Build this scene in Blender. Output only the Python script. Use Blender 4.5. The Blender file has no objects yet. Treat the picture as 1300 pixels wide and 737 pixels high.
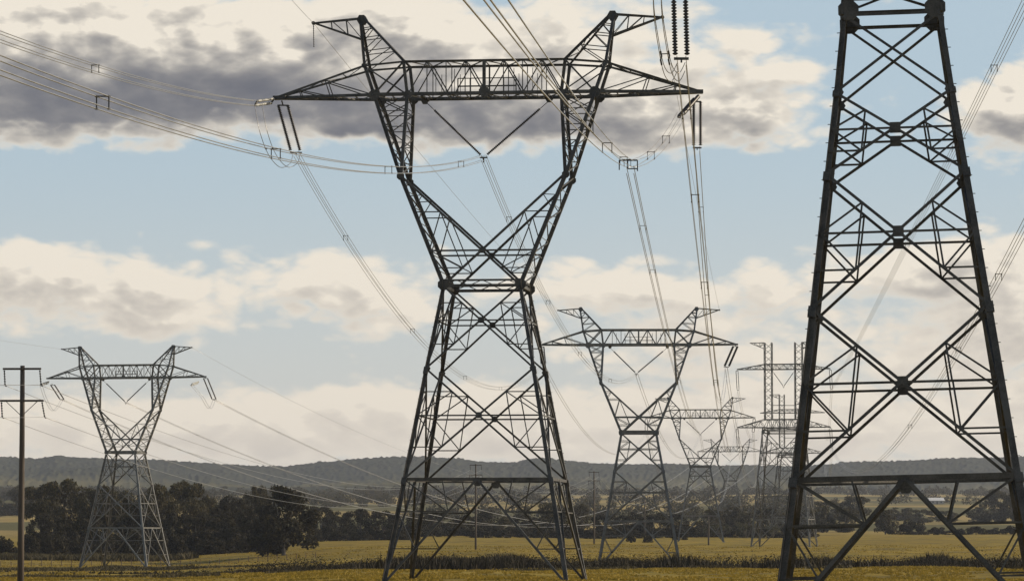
import bpy, math, random
import numpy as np
from mathutils import Vector, Matrix

random.seed(7)
RNG = np.random.default_rng(7)
scene = bpy.context.scene
COL = scene.collection

# ------------------------------------------------------------------ camera, sky, sun, exposure
FPX, HZ, CX, CY = 4694.0, 690.0, 650.0, 368.5      # focal length and horizon of the 1300 px wide photograph
CZ = 4.0                                            # eye level
PITCH = math.atan((HZ - CY) / FPX)
cam_data = bpy.data.cameras.new("camera")
cam_data.sensor_width = 36.0
cam_data.lens = 36.0 * FPX / 1300.0
cam_data.clip_start = 0.5
cam_data.clip_end = 60000
cam = bpy.data.objects.new("camera", cam_data)
cam.location = (0, 0, CZ)
cam.rotation_euler = (math.pi / 2 + PITCH, 0, 0)
COL.objects.link(cam)
scene.camera = cam

SUN_EL, SUN_AZ = math.radians(25), math.radians(76)     # azimuth clockwise from +Y (view direction)
SUN_DIR = Vector((math.sin(SUN_AZ) * math.cos(SUN_EL), math.cos(SUN_AZ) * math.cos(SUN_EL), math.sin(SUN_EL)))
sun_data = bpy.data.lights.new("sun", 'SUN')
sun_data.energy = 5.0
sun_data.angle = math.radians(0.5)
sun_data.color = (1.0, 0.86, 0.66)
sun = bpy.data.objects.new("sun", sun_data)
sun.rotation_euler = (-SUN_DIR).to_track_quat('-Z', 'Y').to_euler()
sun.location = SUN_DIR * 200
COL.objects.link(sun)

scene.view_settings.view_transform = 'Standard'
scene.view_settings.look = 'None'
scene.view_settings.gamma = 1.0
scene.view_settings.exposure = 0.0
scene.cycles.use_denoising = True
scene.cycles.max_bounces = 6
scene.cycles.volume_bounces = 0
scene.cycles.transparent_max_bounces = 8

world = bpy.data.worlds.new("World")
scene.world = world
world.use_nodes = True
world.cycles.sampling_method = 'MANUAL'
world.cycles.sample_map_resolution = 256
wt = world.node_tree
for n in list(wt.nodes):
    wt.nodes.remove(n)


class NT:
    """tiny node-tree writer"""
    def __init__(self, tree):
        self.t = tree

    def node(self, kind, **kw):
        n = self.t.nodes.new(kind)
        for k, v in kw.items():
            setattr(n, k, v)
        return n

    def put(self, sock, v):
        if isinstance(v, bpy.types.NodeSocket):
            self.t.links.new(v, sock)
        elif v is not None:
            sock.default_value = v

    def math(self, op, a, b=None, c=None, clamp=False):
        n = self.node('ShaderNodeMath', operation=op, use_clamp=clamp)
        for i, v in enumerate((a, b, c)):
            if v is not None:
                self.put(n.inputs[i], v)
        return n.outputs[0]

    def vmath(self, op, a, b=None):
        n = self.node('ShaderNodeVectorMath', operation=op)
        self.put(n.inputs[0], a)
        if b is not None:
            self.put(n.inputs[1], b)
        return n.outputs['Value'] if op in ('DOT_PRODUCT', 'LENGTH') else n.outputs[0]

    def noise(self, vec, scale, detail=6, rough=0.55, dist=0.0, col=False):
        n = self.node('ShaderNodeTexNoise')
        self.put(n.inputs['Vector'], vec)
        n.inputs['Scale'].default_value = scale
        n.inputs['Detail'].default_value = detail
        n.inputs['Roughness'].default_value = rough
        n.inputs['Distortion'].default_value = dist
        return n.outputs['Color'] if col else n.outputs['Fac']

    def smooth(self, v, lo, hi, to0=0.0, to1=1.0):
        n = self.node('ShaderNodeMapRange', interpolation_type='SMOOTHSTEP')
        self.put(n.inputs['Value'], v)
        n.inputs['From Min'].default_value = lo
        n.inputs['From Max'].default_value = hi
        n.inputs['To Min'].default_value = to0
        n.inputs['To Max'].default_value = to1
        return n.outputs['Result']

    def mix(self, f, a, b):
        n = self.node('ShaderNodeMix', data_type='RGBA')
        self.put(n.inputs['Factor'], f)
        self.put(n.inputs['A'], a)
        self.put(n.inputs['B'], b)
        return n.outputs['Result']


def c4(r, g, b):
    return (r, g, b, 1.0)


# cloud field in azimuth / elevation (unit: 100 photo pixels), V up from the horizon
# (x, y, rx, ry, amount) in the 1300x737 frame
CLOUDS = [
    (120, 78, 260, 78, 1.5), (330, 100, 190, 55, 1.25), (60, 150, 160, 34, .55), (-200, 60, 260, 120, 1.0),
    (400, 25, 170, 42, .55), (600, 25, 200, 45, .55), (560, 108, 170, 48, 1.05), (700, 115, 190, 48, .95),
    (480, 160, 150, 30, .55), (640, 172, 160, 30, .55), (800, 172, 150, 34, .5), (880, 140, 140, 50, .6), (800, 35, 120, 40, .45), (960, 60, 100, 60, .5), (990, 130, 60, 45, .45),
    (1260, 155, 75, 48, 1.0), (1400, 140, 140, 70, .9),
    (60, 350, 210, 44, .85), (200, 390, 130, 40, .8), (420, 350, 110, 38, .65), (490, 385, 100, 46, .75),
    (-180, 380, 200, 60, .8), (20, 425, 60, 20, .35),
    (770, 360, 85, 46, .75), (700, 370, 60, 30, .5), (860, 375, 70, 35, .55), (980, 375, 90, 34, .6),
    (1120, 350, 110, 40, .75), (1240, 345, 110, 44, .7), (1160, 435, 150, 38, .6), (1300, 430, 120, 40, .6),
    (930, 450, 150, 36, .5), (780, 440, 130, 26, .3), (1400, 370, 150, 60, .8),
    (200, 530, 420, 38, .7), (700, 535, 500, 40, .7), (1200, 520, 420, 50, .7), (500, 500, 200, 22, .35),
    (0, 580, 700, 34, .4), (900, 585, 800, 36, .5),
    (1150, 60, 120, 50, -.5), (250, 250, 420, 42, -.75), (700, 250, 400, 42, -.6), (1000, 250, 250, 45, -.5),
    (1120, 255, 120, 35, -.3), (550, 455, 120, 16, -.25), (120, 460, 260, 20, -.35),
]
grp = bpy.data.node_groups.new("cloud_field", 'ShaderNodeTree')
grp.interface.new_socket("UV", in_out='INPUT', socket_type='NodeSocketVector')
grp.interface.new_socket("Density", in_out='OUTPUT', socket_type='NodeSocketFloat')
g = NT(grp)
gi = grp.nodes.new('NodeGroupInput')
go = grp.nodes.new('NodeGroupOutput')
uv = gi.outputs[0]
warp = g.vmath('MULTIPLY', g.vmath('SUBTRACT', g.noise(uv, 1.1, 2, .6, col=True), (.5, .5, .5)), (1.0, .5, 0))
wuv = g.vmath('ADD', uv, warp)
acc = None
for (x, y, rx, ry, a) in CLOUDS:
    d = g.vmath('SUBTRACT', wuv, ((x - 650) / 100, (690 - y) / 100, 0))
    d = g.vmath('MULTIPLY', d, (100 / rx, 100 / ry, 0))
    e = g.math('EXPONENT', g.math('MULTIPLY', g.vmath('DOT_PRODUCT', d, d), -1.0))
    acc = g.math('MULTIPLY_ADD', e, a, acc if acc is not None else 0.0)
st = g.vmath('MULTIPLY', uv, (1.0, 1.9, 1.0))
f1 = g.noise(st, 0.55, 1, .5)
f2 = g.noise(st, 1.5, 5, .56)
f3 = g.noise(g.vmath('ADD', st, (31, 7, 0)), 9.0, 3, .55)
dens = g.math('MULTIPLY_ADD', g.math('SUBTRACT', f1, .5), .5, acc)
dens = g.math('MULTIPLY_ADD', g.math('SUBTRACT', f2, .5), .95, dens)
dens = g.math('MULTIPLY_ADD', g.math('SUBTRACT', f3, .5), .14, dens)
for sc_, am_ in ((1.15, .62), (2.6, .32), (5.9, .11)):
    bl = g.math('ABSOLUTE', g.math('SUBTRACT', g.noise(g.vmath('ADD', st, (sc_ * 9, 3, 0)), sc_, 0, .5), .5))
    dens = g.math('MULTIPLY_ADD', g.math('SUBTRACT', bl, .10), am_ * 2.6, dens)
grp.links.new(g.math('SUBTRACT', dens, .26), go.inputs[0])

w = NT(wt)
wout = w.node('ShaderNodeOutputWorld')
bg = w.node('ShaderNodeBackground')
bg.inputs['Strength'].default_value = 0.1
sky = w.node('ShaderNodeTexSky')
sky.sky_type = 'NISHITA'
sky.sun_disc = False
sky.sun_elevation = SUN_EL
sky.sun_rotation = SUN_AZ
sky.air_density = 1.0
sky.dust_density = 1.6
sky.ozone_density = 1.2
tc = w.node('ShaderNodeTexCoord')
sep = w.node('ShaderNodeSeparateXYZ')
wt.links.new(tc.outputs['Generated'], sep.inputs[0])
az = w.math('ARCTAN2', sep.outputs[0], sep.outputs[1])
el = w.math('ARCSINE', sep.outputs[2])
comb = w.node('ShaderNodeCombineXYZ')
w.put(comb.inputs[0], w.math('MULTIPLY', az, FPX / 100))
w.put(comb.inputs[1], w.math('MULTIPLY', el, FPX / 100))
UV = comb.outputs[0]


def field(vec):
    n = w.node('ShaderNodeGroup')
    n.node_tree = grp
    w.put(n.inputs[0], vec)
    return n.outputs[0]


d0 = field(UV)
d1 = field(w.vmath('ADD', UV, (.10, .20, 0)))
d2 = field(w.vmath('ADD', UV, (.22, .48, 0)))
high = w.smooth(el, math.radians(10), math.radians(26))
d0 = w.math('MULTIPLY_ADD', high, -.45, d0)
cover = w.smooth(d0, -.08, 0.5)
lump = w.noise(w.vmath('MULTIPLY', UV, (1, 2.2, 1)), .7, 2, .55)
thick = w.math('MULTIPLY_ADD', d1, .42, w.math('MULTIPLY', d2, .58))
thick = w.math('MULTIPLY_ADD', w.math('SUBTRACT', lump, .5), 2.2, thick)
relief = w.math('MULTIPLY', w.math('SUBTRACT', d1, d0), 1.15)
soft = w.math('MULTIPLY', w.math('MAXIMUM', w.math('ADD', w.math('ADD', thick, relief), -.05), 0.0), -1.1)
thick = w.math('MULTIPLY', w.math('SUBTRACT', 1.0, w.math('EXPONENT', soft)), w.smooth(d0, .0, .95), clamp=True)
# lower clouds are seen through more warm air and are paler
low = w.smooth(w.math('MULTIPLY', el, FPX / 100), 1.0, 4.6)
lit = w.mix(low, c4(8.6, 7.75, 6.5), c4(8.9, 8.15, 6.95))
shade = w.mix(low, c4(6.5, 5.85, 5.1), c4(1.25, 1.3, 1.6))
ccol = w.mix(w.math('MINIMUM', thick, 1.0), lit, shade)
clear = w.mix(w.smooth(w.math('MULTIPLY', el, FPX / 100), .9, 5.6), c4(7.2, 7.2, 6.9), c4(4.9, 6.2, 7.2))
skycol = w.mix(w.smooth(el, math.radians(9), math.radians(24), .75, .0), sky.outputs[0], clear)
final = w.mix(w.math('MULTIPLY', cover, .97), skycol, ccol)
wt.links.new(final, bg.inputs['Color'])
wt.links.new(bg.outputs[0], wout.inputs['Surface'])

# ------------------------------------------------------------------ helpers
cP, sP = math.cos(PITCH), math.sin(PITCH)


def at(px, py, D):
    """world point at forward distance D metres seen at photo pixel px, py"""
    a, b = px - CX, CY - py
    d = Vector((a, FPX * cP - b * sP, FPX * sP + b * cP))
    return Vector((0, 0, CZ)) + d * (D / d.y)


def tag(o, label=None, cat=None, group=None, kind=None):
    if label: o['label'] = label
    if cat: o['category'] = cat
    if group: o['group'] = group
    if kind: o['kind'] = kind
    return o


def empty(name, loc=(0, 0, 0), rz=0.0):
    o = bpy.data.objects.new(name, None)
    o.empty_display_size = 0.5
    o.location = loc
    o.rotation_euler = (0, 0, rz)
    COL.objects.link(o)
    return o


def copy_tree(o, parent=None):
    c = o.copy()
    COL.objects.link(c)
    if parent is not None:
        c.parent = parent
    for ch in list(KIDS.get(o.name, ())):
        k = copy_tree(ch, c)
        KIDS.setdefault(c.name, []).append(k)
    return c


KIDS = {}


def mesh_obj(name, verts, faces, mat, parent=None, smooth=False):
    me = bpy.data.meshes.new(name)
    me.from_pydata(verts, [], faces)
    me.materials.append(mat)
    if smooth:
        me.polygons.foreach_set('use_smooth', [True] * len(me.polygons))
    me.update()
    o = bpy.data.objects.new(name, me)
    COL.objects.link(o)
    if parent is not None:
        o.parent = parent
        KIDS.setdefault(parent.name, []).append(o)
    return o


def np_mesh(name, V, nper, mat, parent=None):
    """V: (n*nper,3) array, n separate polygons of nper corners"""
    n = len(V) // nper
    me = bpy.data.meshes.new(name)
    me.vertices.add(len(V))
    me.vertices.foreach_set('co', np.ascontiguousarray(V, dtype=np.float32).ravel())
    me.loops.add(len(V))
    me.loops.foreach_set('vertex_index', np.arange(len(V), dtype=np.int32))
    me.polygons.add(n)
    me.polygons.foreach_set('loop_start', np.arange(0, len(V), nper, dtype=np.int32))
    me.materials.append(mat)
    me.update(calc_edges=True)
    o = bpy.data.objects.new(name, me)
    COL.objects.link(o)
    if parent is not None:
        o.parent = parent
        KIDS.setdefault(parent.name, []).append(o)
    return o


class MB:
    """collects bars, plates, tubes; build() makes ONE mesh object"""
    def __init__(self):
        self.v, self.f = [], []

    def prism(self, a, b, p, q, prof):
        n, k = len(prof), len(self.v)
        for c in (a, b):
            for (s, t) in prof:
                self.v.append(tuple(c + p * s + q * t))
        for i in range(n):
            j = (i + 1) % n
            self.f.append((k + i, k + j, k + n + j, k + n + i))
        self.f.append(tuple(k + i for i in reversed(range(n))))
        self.f.append(tuple(k + n + i for i in range(n)))

    @staticmethod
    def axes(a, b, ref):
        d = (b - a).normalized()
        ref = Vector(ref)
        p = ref - d * ref.dot(d)
        if p.length < 1e-4:
            p = Vector((1, 0, 0)) - d * d.x
            if p.length < 1e-3:
                p = Vector((0, 1, 0)) - d * d.y
        p.normalize()
        return p, d.cross(p)

    def angle(self, a, b, w, ref=(0, -1, 0), t=None):
        """rolled steel angle section"""
        a, b = Vector(a), Vector(b)
        if (b - a).length < 1e-4: return
        p, q = self.axes(a, b, ref)
        t = t or max(w * .14, .014)
        o = w * .35
        self.prism(a, b, p, q, [(o, -o), (o, w - o), (o - t, w - o), (o - t, t - o), (o - w, t - o), (o - w, -o)])

    def bar(self, a, b, w, h=None, ref=(0, 0, 1)):
        a, b = Vector(a), Vector(b)
        if (b - a).length < 1e-5: return
        h = h or w
        p, q = self.axes(a, b, ref)
        self.prism(a, b, p, q, [(-h / 2, -w / 2), (h / 2, -w / 2), (h / 2, w / 2), (-h / 2, w / 2)])

    def tube(self, pts, r, n=6):
        pts = [Vector(p) for p in pts]
        rs = r if isinstance(r, (list, tuple)) else [r] * len(pts)
        k = len(self.v)
        for i, pt in enumerate(pts):
            d = pts[min(i + 1, len(pts) - 1)] - pts[max(i - 1, 0)]
            if d.length < 1e-6: d = Vector((0, 0, 1))
            d.normalize()
            p = d.cross(Vector((0, 0, 1)))
            if p.length < .15: p = d.cross(Vector((1, 0, 0)))
            p.normalize()
            q = d.cross(p)
            for j in range(n):
                a = 2 * math.pi * j / n
                self.v.append(tuple(pt + p * (rs[i] * math.cos(a)) + q * (rs[i] * math.sin(a))))
        for i in range(len(pts) - 1):
            for j in range(n):
                m = (j + 1) % n
                self.f.append((k + i * n + j, k + i * n + m, k + (i + 1) * n + m, k + (i + 1) * n + j))
        self.f.append(tuple(k + j for j in reversed(range(n))))
        e = k + (len(pts) - 1) * n
        self.f.append(tuple(e + j for j in range(n)))

    def plate(self, c, nrm, size, th=.03, sides=8, up=(0, 0, 1)):
        c, nrm = Vector(c), Vector(nrm).normalized()
        p, q = self.axes(c, c + nrm, up)
        prof = [(size / 2 * math.cos(math.pi / sides + 2 * math.pi * i / sides), size / 2 * math.sin(math.pi / sides + 2 * math.pi * i / sides)) for i in range(sides)]
        self.prism(c - nrm * th / 2, c + nrm * th / 2, p, q, prof)

    def build(self, name, mat, parent=None, smooth=False):
        return mesh_obj(name, self.v, self.f, mat, parent, smooth)


class Plates:
    """gusset plates, each built as a mesh of its own"""
    def __init__(self):
        self.items = []

    def plate(self, *a, **k):
        mb = MB()
        mb.plate(*a, **k)
        self.items.append(mb)

    def build(self, name, mat, parent):
        for mb in self.items:
            mb.build(name, mat, parent)


# ------------------------------------------------------------------ materials
def material(name):
    m = bpy.data.materials.new(name)
    m.use_nodes = True
    t = NT(m.node_tree)
    return m, t, m.node_tree.nodes['Principled BSDF']


def objpos(t):
    return t.node('ShaderNodeTexCoord').outputs['Object']


def worldpos(t):
    return t.node('ShaderNodeNewGeometry').outputs['Position']


def steel_material(name, lo, hi, metallic, rough):
    m, t, b = material(name)
    p = objpos(t)
    n1 = t.noise(p, .9, 5, .6)
    n2 = t.noise(p, 14, 3, .6)
    f = t.math('MULTIPLY_ADD', n2, .4, t.math('MULTIPLY', n1, .6))
    t.put(b.inputs['Base Color'], t.mix(t.smooth(f, .35, .65), c4(*lo), c4(*hi)))
    b.inputs['Metallic'].default_value = metallic
    t.put(b.inputs['Roughness'], t.smooth(n2, .3, .7, rough - .08, rough + .1))
    return m


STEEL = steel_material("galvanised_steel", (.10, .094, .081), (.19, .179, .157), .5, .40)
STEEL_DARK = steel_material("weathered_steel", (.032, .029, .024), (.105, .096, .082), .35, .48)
WIRE = steel_material("aluminium_conductor", (.32, .305, .28), (.42, .40, .37), .7, .36)
m, t, b = material("brown_porcelain")
b.inputs['Base Color'].default_value = c4(.035, .03, .028)
b.inputs['Roughness'].default_value = .45
PORC = m
m, t, b = material("sunlit_disc")
b.inputs['Base Color'].default_value = c4(.32, .32, .30)  # paler copy of the insulator discs, sunlight put into the base colour
b.inputs['Roughness'].default_value = .35
LITDISC = m
m, t, b = material("weathered_timber")
p = t.vmath('MULTIPLY', objpos(t), (9, 9, .6))
t.put(b.inputs['Base Color'], t.mix(t.noise(p, 1.2, 6, .65), c4(.042, .032, .024), c4(.12, .095, .072)))
b.inputs['Roughness'].default_value = .85
TIMBER = m
m, t, b = material("fence_timber")
t.put(b.inputs['Base Color'], t.mix(t.noise(objpos(t), 2.0, 4, .6), c4(.09, .05, .035), c4(.16, .11, .08)))
b.inputs['Roughness'].default_value = .9
POSTM = m
m, t, b = material("concrete")
t.put(b.inputs['Base Color'], t.mix(t.noise(objpos(t), 2, 5, .6), c4(.2, .19, .17), c4(.34, .32, .29)))
b.inputs['Roughness'].default_value = .9
CONC = m


def leaf_material(name, dark, light, tint):
    m, t, b = material(name)
    p = worldpos(t)
    n1 = t.noise(p, .22, 4, .6)
    n2 = t.noise(p, 1.7, 3, .6)
    col = t.mix(t.smooth(n1, .35, .66), c4(*dark), c4(*light))
    col = t.mix(t.math('MULTIPLY', t.smooth(n2, .45, .7), .75), col, c4(*tint))  # lighter leaf patches, partly sunlit crown highlights put into the colour
    t.put(b.inputs['Base Color'], col)
    b.inputs['Roughness'].default_value = .7
    b.inputs['Specular IOR Level'].default_value = .25
    tr = t.node('ShaderNodeBsdfTranslucent')
    t.put(tr.inputs['Color'], col)
    mx = t.node('ShaderNodeMixShader')
    mx.inputs[0].default_value = .42
    m.node_tree.links.new(b.outputs[0], mx.inputs[1])
    m.node_tree.links.new(tr.outputs[0], mx.inputs[2])
    m.node_tree.links.new(mx.outputs[0], m.node_tree.nodes['Material Output'].inputs[0])
    return m


LEAF = [leaf_material("eucalypt_foliage", (.018, .016, .006), (.048, .042, .015), (.15, .112, .04)),
        leaf_material("dark_foliage", (.010, .009, .004), (.026, .023, .009), (.085, .064, .024)),
        leaf_material("dull_foliage", (.04, .042, .022), (.075, .074, .038), (.11, .095, .055))]
m, t, b = material("bark")
t.put(b.inputs['Base Color'], t.mix(t.noise(t.vmath('MULTIPLY', objpos(t), (3, 3, .6)), 1.5, 5, .6), c4(.05, .04, .03), c4(.16, .14, .12)))
b.inputs['Roughness'].default_value = .9
BARK = m


def grass_material(name, a, bcol, ccol, sc=.35, trans=.25):
    m, t, b = material(name)
    p = worldpos(t)
    n1 = t.noise(p, .035, 5, .6)
    n2 = t.noise(p, sc, 5, .65)
    col = t.mix(t.smooth(n1, .36, .64), c4(*a), c4(*bcol))
    col = t.mix(t.math('MULTIPLY', t.smooth(n2, .42, .7), .75), col, c4(*ccol))
    t.put(b.inputs['Base Color'], col)
    b.inputs['Roughness'].default_value = .8
    b.inputs['Specular IOR Level'].default_value = .2
    if trans:
        tr = t.node('ShaderNodeBsdfTranslucent')
        t.put(tr.inputs['Color'], col)
        mx = t.node('ShaderNodeMixShader')
        mx.inputs[0].default_value = trans
        m.node_tree.links.new(b.outputs[0], mx.inputs[1])
        m.node_tree.links.new(tr.outputs[0], mx.inputs[2])
        m.node_tree.links.new(mx.outputs[0], m.node_tree.nodes['Material Output'].inputs[0])
    return m


GRASS = grass_material("pasture_grass", (.27, .187, .022), (.34, .24, .034), (.17, .128, .028), .3, .3)
REED = grass_material("gully_rushes", (.012, .010, .005), (.025, .020, .009), (.055, .041, .018), .5, .1)
WEED = grass_material("rank_weeds", (.06, .048, .02), (.10, .08, .035), (.05, .042, .018), .5, .2)

# ground: pasture close by, paddocks of several tints further out
m, t, b = material("pasture_ground")
p = worldpos(t)
pf = t.vmath('MULTIPLY', p, (1, 1, 0))
n1 = t.noise(pf, .011, 6, .62)
n2 = t.noise(pf, .085, 6, .66)
n3 = t.noise(pf, .9, 4, .65)
n0 = t.noise(pf, .03, 3, .6)
col = t.mix(t.smooth(n1, .38, .62), c4(.235, .162, .019), c4(.29, .205, .029))
col = t.mix(t.math('MULTIPLY', t.smooth(n0, .5, .68), .6), col, c4(.13, .115, .022))
col = t.mix(t.math('MULTIPLY', t.smooth(n2, .45, .64), .9), col, c4(.125, .095, .025))
col = t.mix(t.math('MULTIPLY', t.smooth(n3, .48, .75), .5), col, c4(.10, .085, .03))
vor = t.node('ShaderNodeTexVoronoi')
t.put(vor.inputs['Vector'], t.vmath('ADD', t.vmath('MULTIPLY', pf, (1, .8, 0)), t.vmath('MULTIPLY', t.noise(pf, .002, 2, .5, col=True), (120, 120, 0))))
vor.inputs['Scale'].default_value = .0042
sepc = t.node('ShaderNodeSeparateColor')
m.node_tree.links.new(vor.outputs['Color'], sepc.inputs[0])
padd = t.mix(t.smooth(sepc.outputs[0], .3, .7), c4(.10, .09, .03), c4(.32, .235, .08))
padd = t.mix(t.math('MULTIPLY', t.smooth(n2, .45, .7), .5), padd, c4(.07, .06, .026))
sp = t.node('ShaderNodeSeparateXYZ')
m.node_tree.links.new(p, sp.inputs[0])
t.put(b.inputs['Base Color'], t.mix(t.smooth(sp.outputs[1], 1500, 1900), col, padd))
b.inputs['Roughness'].default_value = .95
b.inputs['Specular IOR Level'].default_value = .1
bump = t.node('ShaderNodeBump')
bump.inputs['Strength'].default_value = .7
bump.inputs['Distance'].default_value = .35
t.put(bump.inputs['Height'], t.noise(pf, 1.3, 5, .7))
m.node_tree.links.new(bump.outputs[0], b.inputs['Normal'])
GROUND = m

m, t, b = material("forested_hills")
p = worldpos(t)
n1 = t.noise(p, .0011, 5, .6)
n2 = t.noise(p, .02, 5, .7)
col = t.mix(t.smooth(n2, .35, .68), c4(.022, .025, .014), c4(.042, .043, .023))
hz = t.node('ShaderNodeSeparateXYZ')
m.node_tree.links.new(p, hz.inputs[0])
clear_ = t.math('MULTIPLY', t.smooth(n1, .42, .6), t.smooth(hz.outputs[2], 155, 95))
col = t.mix(t.math('MULTIPLY', clear_, .8), col, c4(.13, .115, .055))
t.put(b.inputs['Base Color'], col)
b.inputs['Roughness'].default_value = .95
b.inputs['Specular IOR Level'].default_value = .05
HILL = m

# ------------------------------------------------------------------ ground and hills
TR = np.array([(-400, -1.8), (0, -1.8), (60, -2.4), (180, -3.75), (326, -3.5), (450, -3.5), (540, -3.75), (600, -4.4), (660, -4.7), (715, -4.3),
               (850, -3.0), (1080, -.5), (1290, .4), (1600, 3.6), (2000, 8.5), (2600, 17), (3500, 36), (5000, 66), (6500, 90), (30000, 90)])
TL = np.array([(-400, -1.8), (0, -1.8), (60, -2.4), (180, -3.6), (310, -3.7), (500, -4.7), (700, -5.5), (841, -5.8), (1000, -4.8), (1150, -3.4),
               (1400, -1.0), (1600, 1.6), (1800, 4.4), (2300, 12), (2800, 22), (3500, 38), (5000, 66), (6500, 90), (30000, 90)])


def _tab(T, d):
    # smoothed piecewise-linear table
    d = np.asarray(d, float)
    w_ = 18 + np.abs(d) * .03
    return (np.interp(d - w_, T[:, 0], T[:, 1]) + 2 * np.interp(d, T[:, 0], T[:, 1]) + np.interp(d + w_, T[:, 0], T[:, 1])) / 4


VN = {}


def vnoise(x, y, seed):
    """smooth value noise"""
    if seed not in VN:
        VN[seed] = np.random.default_rng(seed).random((257, 257))
    r = VN[seed]
    xi, yi = np.floor(x).astype(int), np.floor(y).astype(int)
    fx, fy = x - xi, y - yi
    fx, fy = fx * fx * (3 - 2 * fx), fy * fy * (3 - 2 * fy)
    a, b_ = r[xi % 257, yi % 257], r[(xi + 1) % 257, yi % 257]
    c, d = r[xi % 257, (yi + 1) % 257], r[(xi + 1) % 257, (yi + 1) % 257]
    return (a * (1 - fx) + b_ * fx) * (1 - fy) + (c * (1 - fx) + d * fx) * fy


def ground_z(x, y):
    x, y = np.asarray(x, float), np.asarray(y, float)
    r = x / np.maximum(np.abs(y), 150.0)
    s = np.clip((r + .10) / .07, 0, 1)
    s = s * s * (3 - 2 * s)
    z = _tab(TL, y) * (1 - s) + _tab(TR, y) * s
    z = z + .18 * np.sin(x * .061 + y * .023) + .14 * np.sin(x * .027 - y * .041 + 1.3)
    z = z + (.55 * (vnoise(x / 21 + 60, y / 26 + 60, 81) - .5) + .30 * (vnoise(x / 9 + 60, y / 13 + 60, 82) - .5)) * np.clip((y - 120) / 150, 0, 1)
    return CZ + z


def gz(x, y):
    return float(ground_z(x, y))


def grid_mesh(name, X, Y, Z, mat, smooth=True):
    nr, nc = X.shape
    V = np.stack([X, Y, Z], -1).reshape(-1, 3)
    i = np.arange(nr * nc).reshape(nr, nc)
    F = np.stack([i[:-1, :-1], i[:-1, 1:], i[1:, 1:], i[1:, :-1]], -1).reshape(-1, 4)
    me = bpy.data.meshes.new(name)
    me.vertices.add(len(V))
    me.vertices.foreach_set('co', V.astype(np.float32).ravel())
    me.loops.add(F.size)
    me.loops.foreach_set('vertex_index', F.astype(np.int32).ravel())
    me.polygons.add(len(F))
    me.polygons.foreach_set('loop_start', np.arange(0, F.size, 4, dtype=np.int32))
    me.polygons.foreach_set('use_smooth', np.ones(len(F), bool))
    me.materials.append(mat)
    me.update(calc_edges=True)
    o = bpy.data.objects.new(name, me)
    COL.objects.link(o)
    return o


ys = np.concatenate([np.linspace(-11000, -500, 12), np.linspace(-300, 240, 16), np.arange(260, 1500, 6), np.arange(1500, 3000, 30), np.arange(3000, 11001, 400)])
rs = np.unique(np.concatenate([np.linspace(-.6, -.2, 9), np.linspace(-.2, .2, 141), np.linspace(.2, .6, 9)]))
YY, RR = np.meshgrid(ys, rs, indexing='ij')
XX = RR * (1500 + np.abs(YY)) * np.where(np.abs(RR) > .2, 1 + (np.abs(RR) - .2) * 3, 1)
# keep the sheet at the local level outside the valley
tag(grid_mesh("ground", XX, YY, ground_z(XX, YY), GROUND), kind='structure')

# hills: a wooded ridge about eight kilometres away
CREST = np.array([(-3500, 560), (-1500, 566), (-500, 572), (0, 578), (50, 581), (70, 577), (100, 579), (130, 580), (200, 582), (260, 586), (330, 590), (360, 590),
                  (400, 586), (450, 581), (500, 578), (540, 578), (580, 580), (620, 585), (650, 586), (685, 579), (705, 581), (740, 585), (800, 588),
                  (850, 587), (900, 589), (960, 589), (1010, 590), (1040, 589), (1070, 585), (1110, 584), (1150, 583), (1200, 580), (1250, 579), (1300, 578),
                  (1800, 570), (2800, 566), (4800, 560)])
RD = 8200.0
px_l = np.concatenate([np.linspace(-3500, -300, 120), np.arange(-290, 1591, 1.25), np.linspace(1600, 4800, 120)])
dl = np.concatenate([np.linspace(4600, 7600, 50), np.linspace(7640, 8500, 44), np.linspace(8600, 9800, 12)])
DD, PP = np.meshgrid(dl, px_l, indexing='ij')
HX = (PP - CX) / FPX * DD
crest = (690 - np.interp(PP, CREST[:, 0], CREST[:, 1])) / FPX * RD
s = np.clip((DD - 4600) / (RD - 4600), 0, 1)
prof = s ** 1.45
prof = np.where(DD > RD, 1 - ((DD - RD) / 1600) ** 2 * .9, prof)
base = ground_z(HX, np.full_like(DD, 4600.0)) - CZ


rel = (vnoise(HX / 420 + 90, DD / 700, 3) - .5) * 85 * s * (1 - s) * 3 + (vnoise(HX / 150 + 30, DD / 300, 4) - .5) * 26 * s * (1 - s) * 3
canopy = (vnoise(HX / 6 + 500, DD / 14, 5) * .8 + vnoise(HX / 17 + 50, DD / 30, 6) * .45) ** 1.8 * 5.5 * np.clip(s * 2.2, .2, 1)
HZZ = base + (crest - base) * prof + rel + canopy - 6 + CZ
HZZ = np.where(DD <= 4601, base - 25 + CZ, HZZ)
HZZ = np.where(DD >= 9799, base * 0 + 20 + CZ, HZZ)
tag(grid_mesh("hills", HX, DD, HZZ, HILL), kind='structure')

# ------------------------------------------------------------------ lattice tower pieces
def lerp(a, b, f):
    return a + (b - a) * f


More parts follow.
